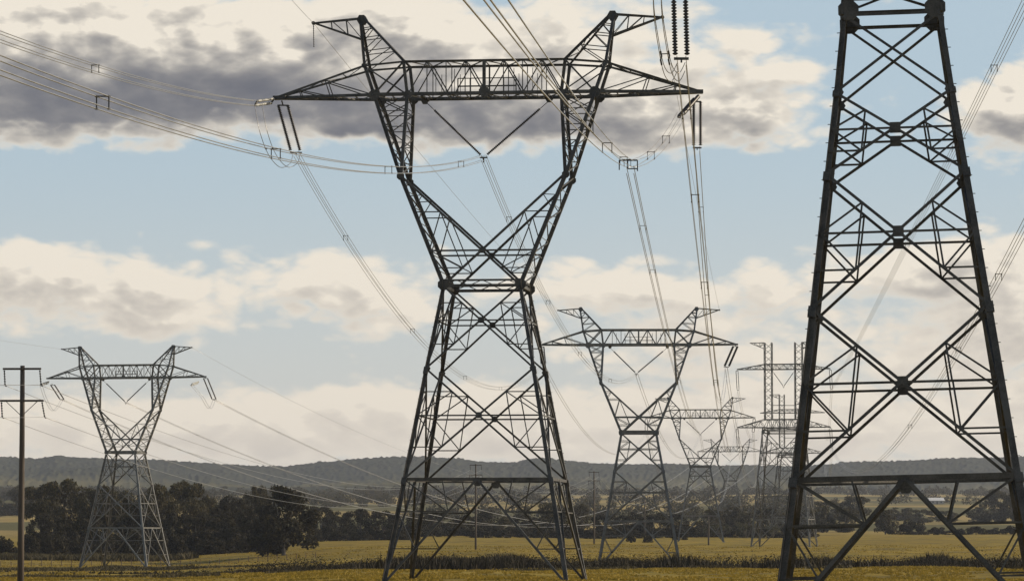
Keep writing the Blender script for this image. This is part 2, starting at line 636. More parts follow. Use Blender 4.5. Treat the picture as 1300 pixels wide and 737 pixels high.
def xpanel(mb, gs, TL_, TR_, BL_, BR_, nrm, wd, wr, redundant=True, horizontal=True, plate=.7, upper=True):
    """X-braced trapezoid with the secondary bracing of the photograph; gs gets the crossing plate"""
    wt_, wb_ = (TR_ - TL_).length, (BR_ - BL_).length
    f = wt_ / (wt_ + wb_)
    C = lerp(TL_, BR_, f)
    mb.angle(TL_, BR_, wd, nrm)
    mb.angle(TR_, BL_, wd, nrm)
    PL, PR = lerp(TL_, BL_, f), lerp(TR_, BR_, f)
    if horizontal:
        mb.angle(PL, PR, wd * .8, nrm)
    if plate:
        gs.plate(C, nrm, plate, .05, 4, up=(0, 0, 1))
    if redundant:
        for (T, P, B) in ((TL_, PL, BL_), (TR_, PR, BR_)):
            for E_ in (T, B):
                m_ = lerp(E_, C, .5)
                h_ = lerp(E_, P, .5)
                if upper or E_ is B:
                    mb.angle(m_, h_, wr, nrm)
                mb.angle(m_, P, wr, nrm)
                mb.angle(m_, lerp(P, C, .5), wr, nrm)
    return C


def corners(h, d, z):
    return [Vector((-h, -d, z)), Vector((h, -d, z)), Vector((h, d, z)), Vector((-h, d, z))]


NRM = [Vector((0, -1, 0)), Vector((1, 0, 0)), Vector((0, 1, 0)), Vector((-1, 0, 0))]


def lower_body(root, levels, wl, wd, wr, ws, mat, bolts=True, plate=.7, foot=True):
    """levels: [(z, half)] from the ground up; first panel is the open K frame, the rest X panels. Makes legs, footings, face bracing, strut ring"""
    L = [corners(h, h, z) for z, h in levels]
    for k in range(4):
        mb = MB()
        out = Vector((-1 if k in (0, 3) else 1, -1 if k in (0, 1) else 1, 0)).normalized()
        for i in range(len(L) - 1):
            a, b_ = L[i][k], L[i + 1][k]
            ww = wl * (1 - .08 * i)
            ref = Vector((out.x, 0, 0))
            mb.angle(a, b_, ww, ref, t=ww * .16)
            # splice plates at the panel points
            mb.bar(lerp(b_, a, -.012), lerp(b_, a, .05), ww * 1.12, ww * 1.12, ref)
        if bolts:
            top, zz = L[-1][k].z, .8
            while zz < top:
                i = max(j for j in range(len(L)) if L[j][k].z <= zz)
                i = min(i, len(L) - 2)
                pt = lerp(L[i][k], L[i + 1][k], (zz - L[i][k].z) / (L[i + 1][k].z - L[i][k].z))
                side = Vector((out.x, 0, 0)) if int(zz / .45) % 2 else Vector((0, out.y, 0))
                mb.bar(pt + side * wl * .3, pt + side * (wl * .5 + .14), .035, .035)
                zz += .45
        leg = mb.build("leg", mat, root)
        if foot:
            fb = MB()
            fb.bar(L[0][k] - Vector((0, 0, 1.2)), L[0][k] + Vector((0, 0, .22)), .85, .85, (1, 0, 0))
            fb.build("footing", CONC, leg)
    for k in range(4):
        j = (k + 1) % 4
        n_ = NRM[k]
        mb, gs = MB(), Plates()
        # open K frame
        T0, T1, B0, B1 = L[1][k], L[1][j], L[0][k], L[0][j]
        C = lerp(T0, T1, .5)
        for (T, B) in ((T0, B0), (T1, B1)):
            mb.angle(C, B, wd * 1.15, n_)
            m1 = lerp(C, B, .31)
            l1 = lerp(T, B, .31)
            mb.angle(m1, l1, wr * 1.1, n_)
            mb.angle(T, m1, wr * 1.25, n_)
            mb.angle(lerp(T, C, .52), m1, wr, n_)
            m2, l2 = lerp(C, B, .66), lerp(T, B, .66)
            mb.angle(m2, l2, wr, n_)
            mb.angle(l1, m2, wr, n_)
        gs.plate(C - V3(0, 0, plate * .32), n_, plate * 1.15, .06, 6)
        mb.bar(T0, T1, ws, ws * .5, n_)
        for i in range(1, len(L) - 1):
            xpanel(mb, gs, L[i + 1][k], L[i + 1][j], L[i][k], L[i][j], n_, wd * (1 - .05 * i), wr,
                   redundant=not (i == len(L) - 2 and len(L) > 4), horizontal=not (i == len(L) - 2 and len(L) > 4),
                   plate=0 if (i == len(L) - 2 and len(L) > 4) else plate, upper=len(L) <= 4)
            for (a, b_) in ((L[i + 1][k], L[i + 1][j]),):
                gs.plate(a + (b_ - a).normalized() * wl * .3, n_, plate * .75, .05, 6)
                gs.plate(b_ + (a - b_).normalized() * wl * .3, n_, plate * .75, .05, 6)
        fb_ = mb.build("face_bracing", mat, root)
        gs.build("gusset_plate", mat, fb_)
    # plan bracing inside the strut ring
    mb = MB()
    M4 = [lerp(L[1][k], L[1][(k + 1) % 4], .5) for k in range(4)]
    for k in range(4):
        mb.angle(M4[k], M4[(k + 1) % 4], wr * 1.2, (0, 0, 1))
    mb.build("plan_bracing", mat, root)
    return L


def zigzag(mb, A, B, n, wv, nrm, posts=True, flip=0):
    """lattice between chords A (a0,a1) and B (b0,b1) with n bays"""
    for i in range(n):
        f0, f1 = i / n, (i + 1) / n
        a0, a1 = lerp(*A, f0), lerp(*A, f1)
        b0, b1 = lerp(*B, f0), lerp(*B, f1)
        if (i + flip) % 2 == 0:
            mb.angle(a0, b1, wv, nrm)
        else:
            mb.angle(b0, a1, wv, nrm)
        if posts and i:
            mb.angle(a0, b0, wv * .85, nrm)


def V3(x, y, z):
    return Vector((x, y, z))


S = 326 / FPX                     # metres per photo pixel at the main tower


def zpx(y):
    return (740 - y) * S


def delta_tower(name, mat, k=1.0):
    """single-circuit Y-frame tower: splayed body, waist, two fork arms, bridge beam, tip arms, earth-wire peaks. k thickens far copies a little"""
    root = empty(name)
    wl, wd, wr = .36 * k, .175 * k, .095 * k
    levels = [(0, 115 * S), (zpx(609), 92 * S), (zpx(470), 68 * S), (zpx(365), 49 * S)]
    L = lower_body(root, levels, wl, wd, wr, .25 * k, mat, plate=.75)
    W = L[-1]
    # waist girder
    mb, gs = MB(), Plates()
    for i in range(4):
        a, b_ = W[i], W[(i + 1) % 4]
        mb.bar(a, b_, .26 * k, .16, NRM[i])
        up = V3(0, 0, .5 / k)
        mb.angle(a + up, b_ + up, wd, NRM[i])
        zigzag(mb, (a, b_), (a + up, b_ + up), 6, wr * .8, NRM[i], posts=False)
    for c in W:
        gs.plate(c + V3(0, math.copysign(.06, c.y), .1), (0, 1, 0), 1.05, .07, 8)
        gs.plate(c + V3(math.copysign(.06, c.x), 0, .1), (1, 0, 0), 1.0, .07, 8)
    wg = mb.build("waist_girder", mat, root)
    gs.build("gusset_plate", mat, wg)
    # key points of the fork, by face sign fy
    zk, zb, zt, zo, zp = zpx(222), zpx(119.5), zpx(77), zpx(81), zpx(17)
    dw, dk, db, dp = 49 * S, 2.75, 28 * S, .28
    P = {}
    for fy in (-1, 1):
        for fx in (-1, 1):
            P['W', fx, fy] = V3(fx * 49 * S, fy * dw, zpx(365))
            P['K', fx, fy] = V3(fx * 104 * S, fy * dk, zk)
            P['Ko', fx, fy] = V3(fx * 107 * S, fy * dk, zk)
            P['Bi', fx, fy] = V3(fx * 98 * S, fy * db, zb)
            P['Bo', fx, fy] = V3(fx * 142 * S, fy * db, zb)
            P['Ti', fx, fy] = V3(fx * 103 * S, fy * db, zt)
            P['To', fx, fy] = V3(fx * 155 * S, fy * db * .85, zo)
            P['Px', fx, fy] = V3(fx * 164 * S, fy * dp, zp)
            P['Pi', fx, fy] = V3(fx * 159 * S, fy * dp, zp)
            P['Pm', fx, fy] = V3(fx * 160.5 * S, fy * dp * 1.4, zpx(45))
            P['Pt', fx, fy] = V3(fx * 225 * S, fy * .10, zpx(22))
            P['Tip', fx, fy] = V3(fx * 271 * S, fy * .22, zb + .05)
    for fx in (-1, 1):
        mb, gs = MB(), Plates()
        for fy in (-1, 1):
            n_ = V3(0, fy, 0)
            mb.angle(P['W', fx, fy], P['Ko', fx, fy], wl * .95, (fx, 0, 0))
            mb.angle(P['Ko', fx, fy], P['Bo', fx, fy], wl * .85, (fx, 0, 0))
            mb.angle(P['K', fx, fy], P['Bi', fx, fy], wl * .8, (-fx, 0, 0))
            mb.angle(P['Bi', fx, fy], P['Ti', fx, fy], wl * .75, (-fx, 0, 0))
            mb.angle(P['Bo', fx, fy], P['To', fx, fy], wl * .8, (fx, 0, 0))
            # head of the fork between outer and inner chord
            zigzag(mb, (P['Ko', fx, fy], P['Bo', fx, fy]), (P['K', fx, fy], P['Bi', fx, fy]), 5, wr, n_, True, 1)
            mb.angle(lerp(P['Ko', fx, fy], P['Bo', fx, fy], .8), P['Bi', fx, fy], wr, n_)
            mb.angle(P['Ti', fx, fy], P['Bo', fx, fy], wd * .9, n_)
            mb.angle(P['To', fx, fy], P['Bi', fx, fy], wd * .6, n_)
            gs.plate(P['Ko', fx, fy] + V3(-fx * .12, fy * .05, -.2), (0, 1, 0), .72, .06, 8)
            gs.plate(P['Bo', fx, fy] + V3(-fx * .05, fy * .05, 0), (0, 1, 0), 1.05, .06, 8)
            gs.plate(P['Bi', fx, fy] + V3(0, fy * .05, 0), (0, 1, 0), .8, .06, 8)
            gs.plate(P['To', fx, fy] + V3(0, fy * .05, 0), (0, 1, 0), .5, .05, 8)
        # side lattice (outer and inner faces)
        zigzag(mb, (P['W', fx, -1], P['Ko', fx, -1]), (P['W', fx, 1], P['Ko', fx, 1]), 7, wr, (fx, 0, 0))
        zigzag(mb, (P['Ko', fx, -1], P['Bo', fx, -1]), (P['Ko', fx, 1], P['Bo', fx, 1]), 6, wr, (fx, 0, 0))
        zigzag(mb, (P['K', fx, -1], P['Bi', fx, -1]), (P['K', fx, 1], P['Bi', fx, 1]), 6, wr, (fx, 0, 0))
        fa = mb.build("fork_arm", mat, root)
        gs.build("gusset_plate", mat, fa)
    for fy in (-1, 1):
        mb, gs = MB(), Plates()
        n_ = V3(0, fy, 0)
        C = xpanel(mb, gs, P['Ko', -1, fy], P['Ko', 1, fy], P['W', -1, fy], P['W', 1, fy], n_, wd * 1.15, wr, plate=.75)
        for fx in (-1, 1):
            for f in (.25, .75):
                pass
            q = lerp(P['Ko', fx, fy], C, .28)
            o_ = lerp(P['Ko', fx, fy], P['W', fx, fy], .2)
            mb.angle(q, o_, wr * .8, n_)
            mb.angle(q, lerp(P['Ko', fx, fy], P['W', fx, fy], .32), wr * .8, n_)
        cb = mb.build("cross_brace", mat, root)
        gs.build("gusset_plate", mat, cb)
    # bridge beam
    mb = MB()
    NB = 8
    xs = [lerp(-98 * S, 98 * S, i / NB) for i in range(NB + 1)]
    for fy in (-1, 1):
        n_ = V3(0, fy, 0)
        mb.angle(P['Bo', -1, fy], P['Bo', 1, fy], .30 * k, (0, 0, -1))
        mb.angle(P['Ti', -1, fy], P['Ti', 1, fy], .20 * k, (0, 0, 1))
        for fx in (-1, 1):
            mb.angle(P['Ti', fx, fy], P['To', fx, fy], .18 * k, (0, 0, 1))
        for i in range(NB):
            a, b_ = xs[i], xs[i + 1]
            z0, z1 = (zb, zt) if i % 2 == 0 else (zt, zb)
            mb.angle(V3(a, fy * db, z0), V3(b_, fy * db, z1), wr * 1.15, n_)
            if i:
                mb.angle(V3(a, fy * db, zb), V3(a, fy * db, zt), wr * (1.6 if i == NB // 2 else .9), n_)
        for xx in (-62 * S, -38 * S, 38 * S, 62 * S):
            mb.angle(V3(xx, fy * db, zb), V3(xx, fy * db, lerp(zb, zt, .75)), wr * .6, n_)
    for z_ in (zb, zt):
        zigzag(mb, (V3(-98 * S, -db, z_), V3(98 * S, -db, z_)), (V3(-98 * S, db, z_), V3(98 * S, db, z_)), 8, wr * .9, (0, 0, 1))
    zigzag(mb, (P['Bi', -1, -1], P['Bo', -1, -1]), (P['Bi', -1, 1], P['Bo', -1, 1]), 2, wr, (0, 0, 1))
    zigzag(mb, (P['Bi', 1, -1], P['Bo', 1, -1]), (P['Bi', 1, 1], P['Bo', 1, 1]), 2, wr, (0, 0, 1))
    beam = mb.build("bridge_beam", mat, root)
    for xx in (-80 * S, 80 * S):
        hp = MB()
        hp.bar(V3(xx, -db, zb - .1), V3(xx, db, zb - .1), .25, .2)
        hp.plate(V3(xx, 0, zb - .35), (0, 1, 0), .7, .08, 6)
        hp.build("hanger_plate", mat, beam)
    cp = MB()
    cp.bar(V3(0, -db - .04, zb), V3(0, -db - .04, zt), .3, .12, (0, 1, 0))
    cp.plate(V3(0, -db - .1, zb + .15), (0, 1, 0), 1.0, .1, 8)
    cp.bar(V3(-2.6, 0, zb + .9), V3(2.6, 0, zb + .9), .12, .12)
    cp.bar(V3(-2.6, 0, zb + 1.6), V3(2.6, 0, zb + 1.6), .08, .08)
    for xx in (-2.6, -1.5, 1.5, 2.6):
        cp.bar(V3(xx, 0, zb), V3(xx, 0, zb + 1.6), .1, .1)
    cp.build("centre_bracket", mat, beam)
    # tip arms
    for fx in (-1, 1):
        mb = MB()
        for fy in (-1, 1):
            n_ = V3(0, fy, 0)
            Bo, To, T_ = P['Bo', fx, fy], P['To', fx, fy], P['Tip', fx, fy]
            mb.angle(Bo, T_, .28 * k, (0, 0, -1))
            mb.angle(To, T_ + V3(0, 0, .12), .19 * k, (0, 0, 1))
            for f0, f1 in ((0, .45), (.45, .75)):
                mb.angle(lerp(Bo, T_, f0), lerp(To, T_, f1), wr, n_)
                mb.angle(lerp(Bo, T_, f1), lerp(To, T_, f1), wr, n_)
        zigzag(mb, (P['Bo', fx, -1], P['Tip', fx, -1]), (P['Bo', fx, 1], P['Tip', fx, 1]), 5, wr, (0, 0, 1))
        zigzag(mb, (P['To', fx, -1], P['Tip', fx, -1]), (P['To', fx, 1], P['Tip', fx, 1]), 4, wr * .8, (0, 0, 1))
        mb.bar(P['Tip', fx, -1] + V3(-fx * .8, 0, .05), P['Tip', fx, -1] + V3(fx * .35, .22, .05), .6, .34)
        mb.build("crossarm", mat, root)
    # earth-wire peaks
    for fx in (-1, 1):
        mb, gs = MB(), Plates()
        for fy in (-1, 1):
            n_ = V3(0, fy, 0)
            mb.angle(P['To', fx, fy], P['Px', fx, fy], .24 * k, (fx, 0, 0))
            mb.angle(P['Ti', fx, fy], P['Pi', fx, fy], .19 * k, (-fx, 0, 0))
            A, B = (P['To', fx, fy], P['Px', fx, fy]), (P['Ti', fx, fy], P['Pi', fx, fy])
            for (f0, f1) in ((.0, .32), (.3, .32), (.3, .6), (.58, .6), (.58, .8), (.78, .8)):
                mb.angle(lerp(*A, f0), lerp(*B, f1), wr * .85, n_)
            mb.angle(P['Px', fx, fy], P['Pt', fx, fy], .15 * k, (0, 0, 1))
            mb.angle(P['Pm', fx, fy], P['Pt', fx, fy], .15 * k, (0, 0, -1))
            for (f0, f1) in ((.0, .3), (.3, .3), (.3, .6), (.62, .62)):
                mb.angle(lerp(P['Pm', fx, fy], P['Pt', fx, fy], f0), lerp(P['Px', fx, fy], P['Pt', fx, fy], f1), wr * .7, n_)
        zigzag(mb, (P['To', fx, -1], P['Px', fx, -1]), (P['To', fx, 1], P['Px', fx, 1]), 4, wr * .8, (fx, 0, 0))
        zigzag(mb, (P['Ti', fx, -1], P['Pi', fx, -1]), (P['Ti', fx, 1], P['Pi', fx, 1]), 4, wr * .8, (fx, 0, 0))
        gs.plate(V3(fx * 161.5 * S, -dp - .04, zp - .15), (0, 1, 0), .95, .07, 6)
        gs.plate(V3(fx * 161.5 * S, dp + .04, zp - .15), (0, 1, 0), .95, .07, 6)
        gs.plate(V3(fx * 225 * S, 0, zpx(22)), (0, 1, 0), .35, .3, 6)
        pk = mb.build("earth_wire_peak", mat, root)
        gs.build("gusset_plate", mat, pk)
    return root


def column(mb, x0, x1, d, z0, z1, wc, wr, n):
    """vertical lattice mast"""
    q0 = [V3(x0, -d, z0), V3(x1, -d, z0), V3(x1, d, z0), V3(x0, d, z0)]
    q1 = [V3(a.x, a.y, z1) for a in q0]
    for i in range(4):
        mb.angle(q0[i], q1[i], wc, NRM[i])
        zigzag(mb, (q0[i], q1[i]), (q0[(i + 1) % 4], q1[(i + 1) % 4]), n, wr, NRM[i], posts=False)


def mast_tower(name, mat, levels, wl, wd, wr, ws, colx, arm, head=(32.0, 34.2, 47.6, 49.0, 54.8), plate=.8, bolts=True):
    """double-deck tower: splayed body, lower bridge with tip arms, two lattice masts, upper bridge with tip arms, earth-wire peaks"""
    root = empty(name)
    L = lower_body(root, levels, wl, wd, wr, ws, mat, bolts=bolts, plate=plate)
    h = levels[-1][1]
    zl, zlt, zu, zut, zt = head
    dep = min(h, 2.0)
    xo, xi = colx
    # shoulder between body and lower bridge
    mb, gs = MB(), Plates()
    T = L[-1]
    U = [V3(c.x, c.y, zl) for c in T]
    for i in range(4):
        a, b_ = T[i], T[(i + 1) % 4]
        mb.angle(a, U[i], wl * .7, (1 if a.x > 0 else -1, 0, 0))
        for dz in (0, .75):
            mb.angle(a + V3(0, 0, dz), b_ + V3(0, 0, dz), wd, NRM[i])
        mb.angle(a + V3(0, 0, .75), U[(i + 1) % 4], wr * 1.3, NRM[i])
        mb.angle(b_ + V3(0, 0, .75), U[i], wr * 1.3, NRM[i])
        gs.plate(a + NRM[i] * .06 + (b_ - a).normalized() * .25 + V3(0, 0, .2), NRM[i], plate * 1.45, .08, 8)
        gs.plate(b_ + NRM[i] * .06 + (a - b_).normalized() * .25 + V3(0, 0, .2), NRM[i], plate * 1.45, .08, 8)
    sh = mb.build("shoulder_frame", mat, root)
    gs.build("gusset_plate", mat, sh)
    for (z0, z1, dd, nm) in ((zl, zlt, dep, "lower_bridge"), (zu, zut, dep * .55, "upper_bridge")):
        mb = MB()
        for fy in (-1, 1):
            for z_ in (z0, z1):
                mb.angle(V3(-xo, fy * dd, z_), V3(xo, fy * dd, z_), wd * 1.1, (0, 0, 1))
            zigzag(mb, (V3(-xo, fy * dd, z0), V3(xo, fy * dd, z0)), (V3(-xo, fy * dd, z1), V3(xo, fy * dd, z1)), 10, wr, (0, fy, 0))
        zigzag(mb, (V3(-xo, -dd, z0), V3(xo, -dd, z0)), (V3(-xo, dd, z0), V3(xo, dd, z0)), 8, wr, (0, 0, 1))
        mb.build(nm, mat, root)
        for fx in (-1, 1):
            mb = MB()
            tip = V3(fx * arm, 0, z0)
            for fy in (-1, 1):
                a, b_ = V3(fx * xo, fy * dd, z0), V3(fx * xo, fy * dd, z1)
                e = tip + V3(0, fy * .15, 0)
                mb.angle(a, e, wd * 1.15, (0, 0, -1))
                mb.angle(b_, e + V3(0, 0, .15), wd * .9, (0, 0, 1))
                zigzag(mb, (a, lerp(a, e, .85)), (b_, lerp(b_, e, .85)), 5, wr, (0, fy, 0))
            zigzag(mb, (V3(fx * xo, -dd, z0), tip), (V3(fx * xo, dd, z0), tip), 5, wr, (0, 0, 1))
            mb.build("crossarm", mat, root)
    for fx in (-1, 1):
        mb = MB()
        a, b_ = sorted((fx * xo, fx * xi))
        column(mb, a, b_, dep * .55, zlt, zt, wd * 1.15, wr, 12)
        mb.angle(V3(fx * xi, 0, zlt + (zu - zlt) * .28), V3(0, 0, zlt + (zu - zlt) * .28), wd * .8, (0, 1, 0))
        mb.build("mast", mat, root)
        mb = MB()
        tip = V3(fx * (xo + 4.0), 0, zt - .05)
        for fy in (-1, 1):
            mb.angle(V3(fx * xo, fy * dep * .5, zt), tip, wd * .8, (0, 0, 1))
            mb.angle(V3(fx * xo, fy * dep * .5, zt - 1.7), tip, wd * .8, (0, 0, -1))
            zigzag(mb, (V3(fx * xo, fy * dep * .5, zt), tip), (V3(fx * xo, fy * dep * .5, zt - 1.7), tip), 3, wr * .9, (0, fy, 0))
        mb.build("earth_wire_peak", mat, root)
    return root


R = math.radians


def stand(root, px, D, rz, dz=-.15, sc=1.0):
    x = (px - CX) / FPX * D
    root.location = (x, D, gz(x, D) + dz)
    root.rotation_euler = (0, 0, R(rz))
    root.scale = (sc, sc, sc)
    return root


def wpt(root, x, y, z):
    M_ = Matrix.LocRotScale(root.location, root.rotation_euler, root.scale)
    return M_ @ Vector((x, y, z))


TG = "Y-shaped lattice towers of the main line"
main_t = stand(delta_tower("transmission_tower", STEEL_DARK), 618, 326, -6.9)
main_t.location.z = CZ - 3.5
tag(main_t, "tall dark Y-shaped lattice transmission tower in the centre, the largest of its shape", "transmission tower", TG)
left_t = stand(delta_tower("transmission_tower", STEEL, 1.25), 160, 841, -13.6)
tag(left_t, "sunlit grey Y-shaped lattice tower standing before the dark trees at left", "transmission tower", TG)
mid_t = stand(copy_tree(left_t), 811, 715, -2.0)
tag(mid_t, "Y-shaped lattice tower in the gully just right of the largest central one", "transmission tower", TG)
far_t = stand(copy_tree(left_t), 889, 1290, -2.5)
tag(far_t, "distant Y-shaped lattice tower seen between its larger twin and the twin-mast tower", "transmission tower", TG)
farther_t = stand(copy_tree(left_t), 927, 2150, -6)
tag(farther_t, "farthest and faintest Y-shaped lattice tower, low over the hill foot", "transmission tower", TG)

TG2 = "double-deck lattice towers of the second line"
S2 = 180 / FPX
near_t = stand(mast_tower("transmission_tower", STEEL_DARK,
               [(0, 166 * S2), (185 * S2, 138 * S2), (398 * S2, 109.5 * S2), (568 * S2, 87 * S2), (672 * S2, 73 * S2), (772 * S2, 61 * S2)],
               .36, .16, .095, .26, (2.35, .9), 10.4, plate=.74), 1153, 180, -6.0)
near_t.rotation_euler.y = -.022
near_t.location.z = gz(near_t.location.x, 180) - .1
tag(near_t, "huge dark lattice tower body at right, cropped by the top of the photo", "transmission tower", TG2)
mast_t = stand(mast_tower("transmission_tower", STEEL,
               [(0, 7.9), (7.5, 7.2), (19, 6.2), (30.5, 5.1)], .36, .2, .12, .24, (5.1, 3.1), 12.6, plate=.7), 995, 1080, -12, 0, 1.09)
tag(mast_t, "twin-mast double-deck lattice tower peeping out left of the huge tower leg", "transmission tower", TG2)
mast_far = stand(copy_tree(mast_t), 1006, 1560, -12, 0, 1.09)
tag(mast_far, "smaller twin-mast lattice tower behind the other twin-mast tower", "transmission tower", TG2)

# ------------------------------------------------------------------ insulators and conductors
def discs(mb, a, b, r, pitch=.16, n=8):
    a, b = Vector(a), Vector(b)
    k = max(3, int((b - a).length / pitch))
    pts, rad = [], []
    for i in range(k):
        f0, f1, f2 = (i + .05) / k, (i + .45) / k, (i + .8) / k
        pts += [lerp(a, b, f0), lerp(a, b, f1), lerp(a, b, f2)]
        rad += [r * .42, r, r * .5]
    mb.tube(pts, rad, n)


def insulator_pair(A, B, sep, label, group, r=.19, mat=None, link=.35):
    """two disc strings side by side with yoke plates, from A to B; sep is the half spacing vector"""
    A, B, sep = Vector(A), Vector(B), Vector(sep)
    root = empty("insulator_string", A)
    a, b_ = V3(0, 0, 0), B - A
    d = b_.normalized()
    L_ = b_.length
    for s_ in (-1, 1):
        mb = MB()
        discs(mb, a + sep * s_ + d * min(link, L_ * .1), b_ + sep * s_ - d * min(link, L_ * .1) * .8, r)
        mb.build("disc_column", mat or PORC, root, True)
    mb = MB()
    mb.bar(a - d * .1, a + d * min(link, L_ * .1), .09, .09)
    mb.bar(a - sep * 1.2 + d * min(link, L_ * .1), a + sep * 1.2 + d * min(link, L_ * .1), .12, .12)
    mb.bar(b_ - sep * 1.25 - d * .1, b_ + sep * 1.25 - d * .1, .16, .12)
    mb.bar(b_ - d * .1, b_ + d * .1, .08, .08)
    mb.build("yoke_plate", STEEL_DARK, root)
    return tag(root, label, "insulator", group)


def v_string(A0, A1, B, label, group, r=.14):
    A0, A1, B = Vector(A0), Vector(A1), Vector(B)
    root = empty("v_string_insulator", B)
    for A in (A0, A1):
        mb = MB()
        a = A - B
        discs(mb, a * .86, a * .05, r)
        mb.tube([a, a * .86], .035, 5)
        mb.build("disc_column", PORC, root, True)
    mb = MB()
    mb.bar(V3(-.35, 0, 0), V3(.35, 0, 0), .2, .12)
    mb.bar(V3(0, 0, .05), V3(0, 0, -.45), .12, .12)
    mb.build("yoke_plate", STEEL_DARK, root)
    return tag(root, label, "insulator", group)


def span_pts(A, B, sag, n=48, t0=0.0, t1=1.0):
    A, B = Vector(A), Vector(B)
    out = []
    for i in range(n + 1):
        t_ = t0 + (t1 - t0) * i / n
        p_ = lerp(A, B, t_)
        p_.z -= 4 * sag * t_ * (1 - t_)
        out.append(p_)
    return out


def conductor(pts, label, group, nsub=4, half=.22, r=.022, spacers=(), name="conductor_bundle", mat=None, end0=True):
    """a bundle of sub-conductors with spacers, one thing"""
    o = pts[0]
    root = empty(name, o)
    P_ = [p_ - o for p_ in pts]
    d = (P_[-1] - P_[0])
    side = d.cross(V3(0, 0, 1))
    side.normalize()
    offs = {1: [(0, 0)], 2: [(-1, 0), (1, 0)], 4: [(-1, 1), (1, 1), (1, -1), (-1, -1)]}[nsub]
    for (a, b_) in offs:
        mb = MB()
        mb.tube([q + side * (half * a) + V3(0, 0, half * b_ * (nsub == 4)) for q in P_], r, 5)
        mb.build("conductor", mat or WIRE, root, True)
    for f in spacers:
        q = P_[min(int(f * (len(P_) - 1)), len(P_) - 2)]
        mb = MB()
        cs = [q + side * (half * a) + V3(0, 0, half * b_ * (nsub == 4)) for (a, b_) in offs]
        for i in range(max(1, len(cs) - 1)):
            mb.bar(cs[i - 1], cs[i], .045, .045)
        for i in range(len(cs)):
            mb.bar(cs[i] - d.normalized() * .16, cs[i] + d.normalized() * .16, .07, .07)
        mb.build("spacer", STEEL_DARK, root)
    return tag(root, label, "power line", group)


def wire(A, B, sag, label, group, r=.02, name="overhead_wire", n=40):
    pts = span_pts(A, B, sag, n)
    mb = MB()
    o = pts[0]
    mb.tube([p_ - o for p_ in pts], r, 5)
    ob = mb.build(name, WIRE, None, True)
    ob.location = o
    return tag(ob, label, "power line", group)


IG = "insulator strings on the lattice towers"
CG = "conductor bundles of the main line"
EG = "thin earth wires on the tower peaks"
zb, zpk = zpx(119.5), zpx(22)
x30 = V3(.42, .05, 0)

# main tower ------------------------------------------------------
tipL, tipR = wpt(main_t, -271 * S, 0, zb), wpt(main_t, 271 * S, 0, zb)
sL = at(376, 195, tipL.y + 1.0)
insulator_pair(at(358, 129, tipL.y), sL, x30, "paired dark insulators slanting right below the central tower's left arm tip", IG)
sR = at(885, 189, tipR.y + .4)
insulator_pair(at(885, 124, tipR.y), sR, x30 * .72, "paired insulators hanging straight down from the central tower's right arm tip", IG, .18)
sR2 = at(864, 147, tipR.y - 6)
insulator_pair(at(885, 123, tipR.y), sR2, V3(.2, .2, .16), "short thick insulator pair slanting left from the central tower's right arm tip", IG, .19)
sL2 = at(325, 131, tipL.y - 7)
insulator_pair(at(347, 128, tipL.y), sL2, V3(.1, .1, .2), "pale sunlit insulator pair pulled level off the central tower's left arm tip", IG, .13, LITDISC)
vB = at(614, 200, main_t.location.y)
v_string(wpt(main_t, -78 * S, 0, zb - .5), wpt(main_t, 80 * S, 0, zb - .5), vB, "long V-shaped insulator pair under the central tower's beam", "V-shaped insulators")
pkL, pkR = wpt(main_t, -225 * S, 0, zpk), wpt(main_t, 225 * S, 0, zpk)
mb = MB(); discs(mb, V3(0, 0, 0), V3(.05, 0, -2.2), .07, .2, 6)
o = mb.build("insulator_string", PORC, None, True); o.location = pkL
tag(o, "thin single insulator string dangling from the central tower's left peak", "insulator", IG)

# conductors away from the main tower to the next tower
mtL, mtR = wpt(mid_t, -271 * S, 0, zb), wpt(mid_t, 271 * S, 0, zb)
mL, mR, mV = at(690, 463, mtL.y - 2), at(922, 466, mtR.y - 2), at(808, 474, 715)
insulator_pair(mtR, mR, V3(.42, 0, 0), "dark insulator pair slanting from the right arm tip of the tower in the gully", IG, .24)
insulator_pair(mtL, mL, V3(.42, 0, 0), "dim insulator pair under the left arm tip of the tower in the gully", IG, .16)
v_string(wpt(mid_t, -80 * S, 0, zb - .5), wpt(mid_t, 80 * S, 0, zb - .5), mV, "V-shaped insulator pair under the beam of the tower in the gully", "V-shaped insulators", .17)
conductor(span_pts(sL, mL, 11.25), "conductor bundle dropping right from the slanted insulators at the central tower's left arm", CG, spacers=(.12, .3, .5, .7))
conductor(span_pts(vB, mV, 8.25), "conductor bundle running back from the V insulator of the central tower", CG, spacers=(.1, .25, .45, .7))
conductor(span_pts(sR, mR, 13.25), "conductor bundle falling from the hanging insulators at the central tower's right arm", CG, spacers=(.07, .2, .45))
wire(pkL, wpt(mid_t, -225 * S, 0, zpk), .75, "hair-thin earth wire from the central tower's left peak to the gully tower", EG)
wire(pkR, wpt(mid_t, 225 * S, 0, zpk), .75, "hair-thin earth wire from the central tower's right peak to the gully tower", EG)
